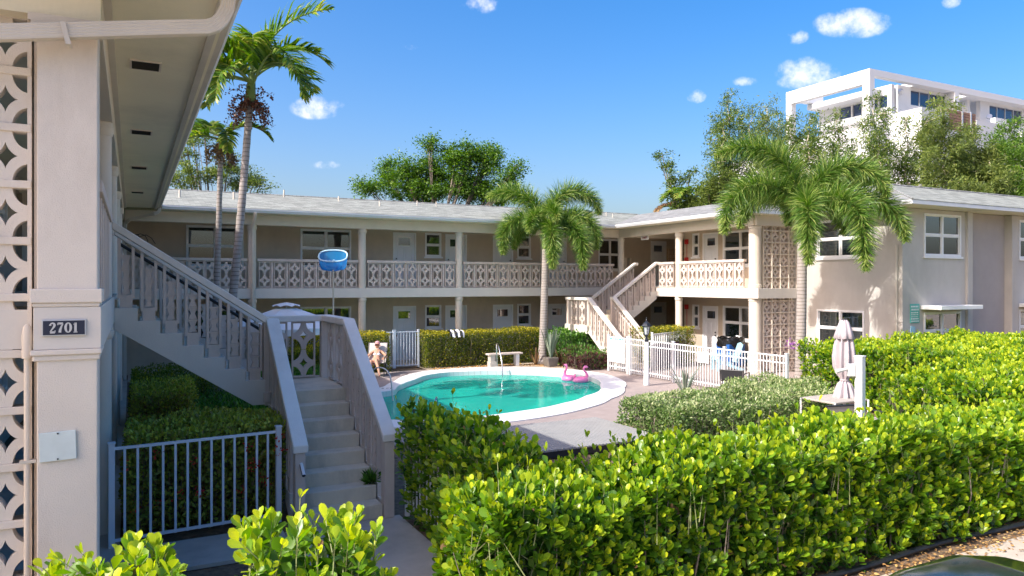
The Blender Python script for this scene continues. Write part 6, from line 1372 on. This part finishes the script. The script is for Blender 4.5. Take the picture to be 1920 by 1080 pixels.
def hand(p, d, s): 
    # palm and five short bent fingers rooted inside the palm
    vs, es, rs = [], [], []; p = Vector(p); d = Vector(d).normalized(); sd = d.cross(Vector((0, 0, 1))).normalized(); k0 = len(V)
    V.append(tuple(p+d*.04)); rad.append((.030, .018)); root = k0
    for i, (o, l) in enumerate(((-.028, .07), (-.010, .085), (.010, .08), (.028, .062))):
        b = len(V); V.append(tuple(p+d*.075+sd*o)); V.append(tuple(p+d*(.075+l*.55)+sd*o*1.2+Vector((0, 0, -.01)))); V.append(tuple(p+d*(.075+l*.9)+sd*o*1.25+Vector((0, 0, -.035)))); rad.extend([.010, .009, .007]); E_.extend([(root, b), (b, b+1), (b+1, b+2)])
    b = len(V); V.append(tuple(p+d*.04+sd*s*.035+Vector((0, 0, -.01)))); V.append(tuple(p+d*.075+sd*s*.05+Vector((0, 0, -.02)))); rad.extend([.011, .009]); E_.extend([(root, b), (b, b+1)]); return root
h1 = hand((-.34, -.02, .66), (.15, -1, -.1), 1); E_.append((17, h1)); h2 = hand((.28, -.06, .68), (-.2, -1, -.1), -1); E_.append((20, h2))
body = skin_body('body', pn_, V, E_, rad, SKIN)
m = MB(); k = 16; Vh = []
prof = [(-.115, .02), (-.105, .055), (-.07, .078), (-.02, .09), (.04, .095), (.085, .08), (.115, .045), (.125, .01)]
for z, r_ in prof:
    for i in range(k): a = 2*math.pi*i/k; y_ = r_*1.12*math.sin(a); y_ -= .02*math.exp(-((a-1.5*math.pi)/.25)**2)*(1 if abs(z+.01) < .03 else 0)*1.2; Vh.append((r_*.86*math.cos(a), .40+y_-.01*(z < -.08), 1.09+z))
m.add(Vh, [(j*k+i, j*k+(i+1) % k, (j+1)*k+(i+1) % k, (j+1)*k+i) for j in range(len(prof)-1) for i in range(k)]+[tuple(range(k))[::-1], tuple(range((len(prof)-1)*k, len(prof)*k))])
m.tube([(0, .30, 1.09), (0, .283, 1.07), (0, .295, 1.055)], [.008, .013, .008], 6)
m.tube([(-.022, .305, 1.035), (0, .298, 1.035), (.022, .305, 1.035)], .006, 5); m.tube([(-.082, .41, 1.10), (-.092, .42, 1.08), (-.08, .42, 1.06)], .012, 6); m.tube([(.082, .41, 1.10), (.092, .42, 1.08), (.08, .42, 1.06)], .012, 6)
m.build('head', SKIN, pn_, smooth=True)
m = MB(); m.lathe([(.090, 0), (.092, .03), (.08, .075), (.045, .105), (.0, .115)], (0, .405, 1.125), 16); m.cb((0, .30, 1.135), (.15, .14, .012), Euler((R(-12), 0, 0))); m.build('cap', mat('pink_cap', (.75, .35, .38), .8), pn_, bevel=.004, smooth=False)
m = MB(); m.cb((-.036, .300, 1.098), (.058, .02, .036)); m.cb((.036, .300, 1.098), (.058, .02, .036)); m.cb((0, .300, 1.104), (.03, .012, .008)); m.cb((-.07, .35, 1.10), (.008, .10, .01)); m.cb((.07, .35, 1.10), (.008, .10, .01)); m.build('sunglasses', mat('dark_red_lens', (.12, .02, .03), .15), pn_, bevel=.008)
m = MB(); 
for sx in (-1, 1):
    m.add([(sx*.065+.062*math.cos(a)*math.sin(b), .26-.055*math.cos(b)+.0, .775+.058*math.sin(a)*math.sin(b)) for b in (.01, .5, .95, 1.35, 1.6) for a in [2*math.pi*i/14 for i in range(14)]], [(j*14+i, j*14+(i+1) % 14, (j+1)*14+(i+1) % 14, (j+1)*14+i) for j in range(4) for i in range(14)])
    m.tube([(sx*.07, .24, .83), (sx*.08, .31, .89), (sx*.06, .42, .91)], .006, 5)
m.tube([(.14*math.cos(a), .33+.115*math.sin(a), .765) for a in [2*math.pi*i/24 for i in range(25)]], .012, 6, cap=False); m.build('bikini_top', mat('white_swimwear', (.80, .80, .82), .8), pn_, smooth=True)
m = MB(); m.lathe([(.10, -.0), (.150, .03), (.150, .10), (.125, .12)], (0, .05, .44), 20); m.build('bikini_bottom', MATS['white_swimwear'], pn_, smooth=True)
pn_.location = (6.95, 22.85, -.06); pn_.rotation_euler = (0, 0, R(-25)); pn_.scale = (.93, .93, .93)

# ------------------------------------------------------------ street edge
pe = thing('edging_pipe', 'black plastic edging pipe running along the foot of the front hedge', 'pipe', (8, 5.08, 0)); m = MB(); m.tube([(2.6+i*.5, 5.08+.03*math.sin(i*.7), .025+.01*math.sin(i*1.3)) for i in range(30)], .032, 8); m.build('pipe', BLKR, pe, auto=True)
n = 2300; P = np.stack([rng.uniform(3.5, 15, n), 4.98-np.abs(rng.normal(0, .17, n))+.12*(rng.random(n) > .8), rng.uniform(-.012, .012, n)], 1); P[:, 1] += .25*(rng.random(n) < .25)
dd = rng.normal(size=(n, 3)); dd[:, 2] *= .15; up = rng.normal(0, .3, (n, 3)); up[:, 2] += 1
me = leafmesh('fallen_leaves', tmpl('obov', 1, .6), P, frames(dd, up), rng.uniform(.02, .055, n), rng.random(n), L_LITR); o = bpy.data.objects.new('fallen_leaves', me); col.objects.link(o); tag(o, 'dry orange leaves fallen along the black edging pipe', 'fallen leaves', kind='stuff')
n = 1500; P = np.stack([rng.uniform(9.2, 14.4, n), rng.uniform(23.3, 23.8, n)-np.maximum(0, rng.uniform(9.2, 14.4, n)*0), rng.uniform(.0, .015, n)], 1); s_ = P[:, 0] > 12.3; P[s_, 1] -= (P[s_, 0]-12.3)*rng.uniform(.2, 1.1, s_.sum())
dd = rng.normal(size=(n, 3)); dd[:, 2] *= .15; me = leafmesh('bed_litter', tmpl('lance', 1, .5), P, frames(dd), rng.uniform(.04, .09, n), rng.random(n), L_LITR); o = bpy.data.objects.new('bed_litter', me); col.objects.link(o); tag(o, 'dry leaf litter in the bed behind the pool coping', 'leaf litter', kind='stuff')
# parked car, mostly below the frame
CARP = mat('dark_green_car_paint', (.012, .020, .016), .12, .03, 2, spec=.8); CARG = glass('car_glass', (.1, .12, .12), .9, .03, (.006, .008, .008), .1)
car = thing('parked_car', 'dark parked car whose glossy curved roof shows at the bottom right corner', 'car', (5.0, 2.55, 0)); cx0, cy0 = 3.75, 2.08
def loft(secs, m, name, par, smooth=True):
    secs = [[(a, b_, c*.965) for a, b_, c in s] for s in secs]
    k = len(secs[0]); mb = MB(); mb.add([p for s in secs for p in s], [(j*k+i, j*k+(i+1) % k, (j+1)*k+(i+1) % k, (j+1)*k+i) for j in range(len(secs)-1) for i in range(k)]+[tuple(range(k))[::-1], tuple(range((len(secs)-1)*k, len(secs)*k))]); return mb.build(name, m, par, smooth=smooth)
def csec(x, hw, z0, z1, rnd=.5, n=20):
    out = []
    for i in range(n):
        a = 2*math.pi*i/n; c, s = math.cos(a), math.sin(a); out.append((x, cy0+hw*math.copysign(abs(c)**rnd, c), (z0+z1)/2+(z1-z0)/2*math.copysign(abs(s)**rnd, s)))
    return out
loft([csec(cx0+x, h, a, b) for x, h, a, b in ((-2.25, .60, .35, .62), (-2.15, .78, .28, .74), (-1.5, .88, .2, .86), (-.7, .9, .2, .92), (.6, .9, .2, .94), (1.5, .88, .2, .92), (2.05, .82, .26, .88), (2.2, .62, .35, .75))], CARP, 'body', car)
loft([csec(cx0+x, h, a, b, .62) for x, h, a, b in ((-1.05, .62, .85, .93), (-.75, .70, .85, 1.12), (-.35, .72, .86, 1.33), (.1, .72, .86, 1.40), (.6, .71, .86, 1.40), (1.1, .68, .86, 1.28), (1.55, .62, .86, .98))], CARG, 'cabin_glass', car)
loft([csec(cx0+x, h, a, b, .7) for x, h, a, b in ((-.42, .50, 1.27, 1.34), (-.2, .58, 1.30, 1.395), (.1, .60, 1.33, 1.425), (.6, .60, 1.33, 1.425), (.95, .55, 1.28, 1.37))], CARP, 'roof', car)
for sy in (): m = MB(); m.tube([(cx0-.3, cy0+sy*.56, 1.27), (cx0+.1, cy0+sy*.54, 1.315), (cx0+.5, cy0+sy*.54, 1.32), (cx0+.9, cy0+sy*.53, 1.28)], .011, 6); m.build('roof_rail', MATS['dark_metal'], car, auto=True)
for x in (-1.35, 1.35):
    for sy in (-1, 1):
        m = MB(); m.tube([(cx0+x, cy0+sy*.68, .32), (cx0+x, cy0+sy*.90, .32)], .32, 22); w_ = m.build('wheel', BLKR, car, auto=True); m = MB(); m.tube([(cx0+x, cy0+sy*.89, .32), (cx0+x, cy0+sy*.915, .32)], .2, 16); m.build('rim', SILV, w_, auto=True)
for sy in (-1, 1): m = MB(); m.cb((cx0-2.12, cy0+sy*.6, .62), (.12, .3, .12)); m.build('headlight', SILV, car, bevel=.03)
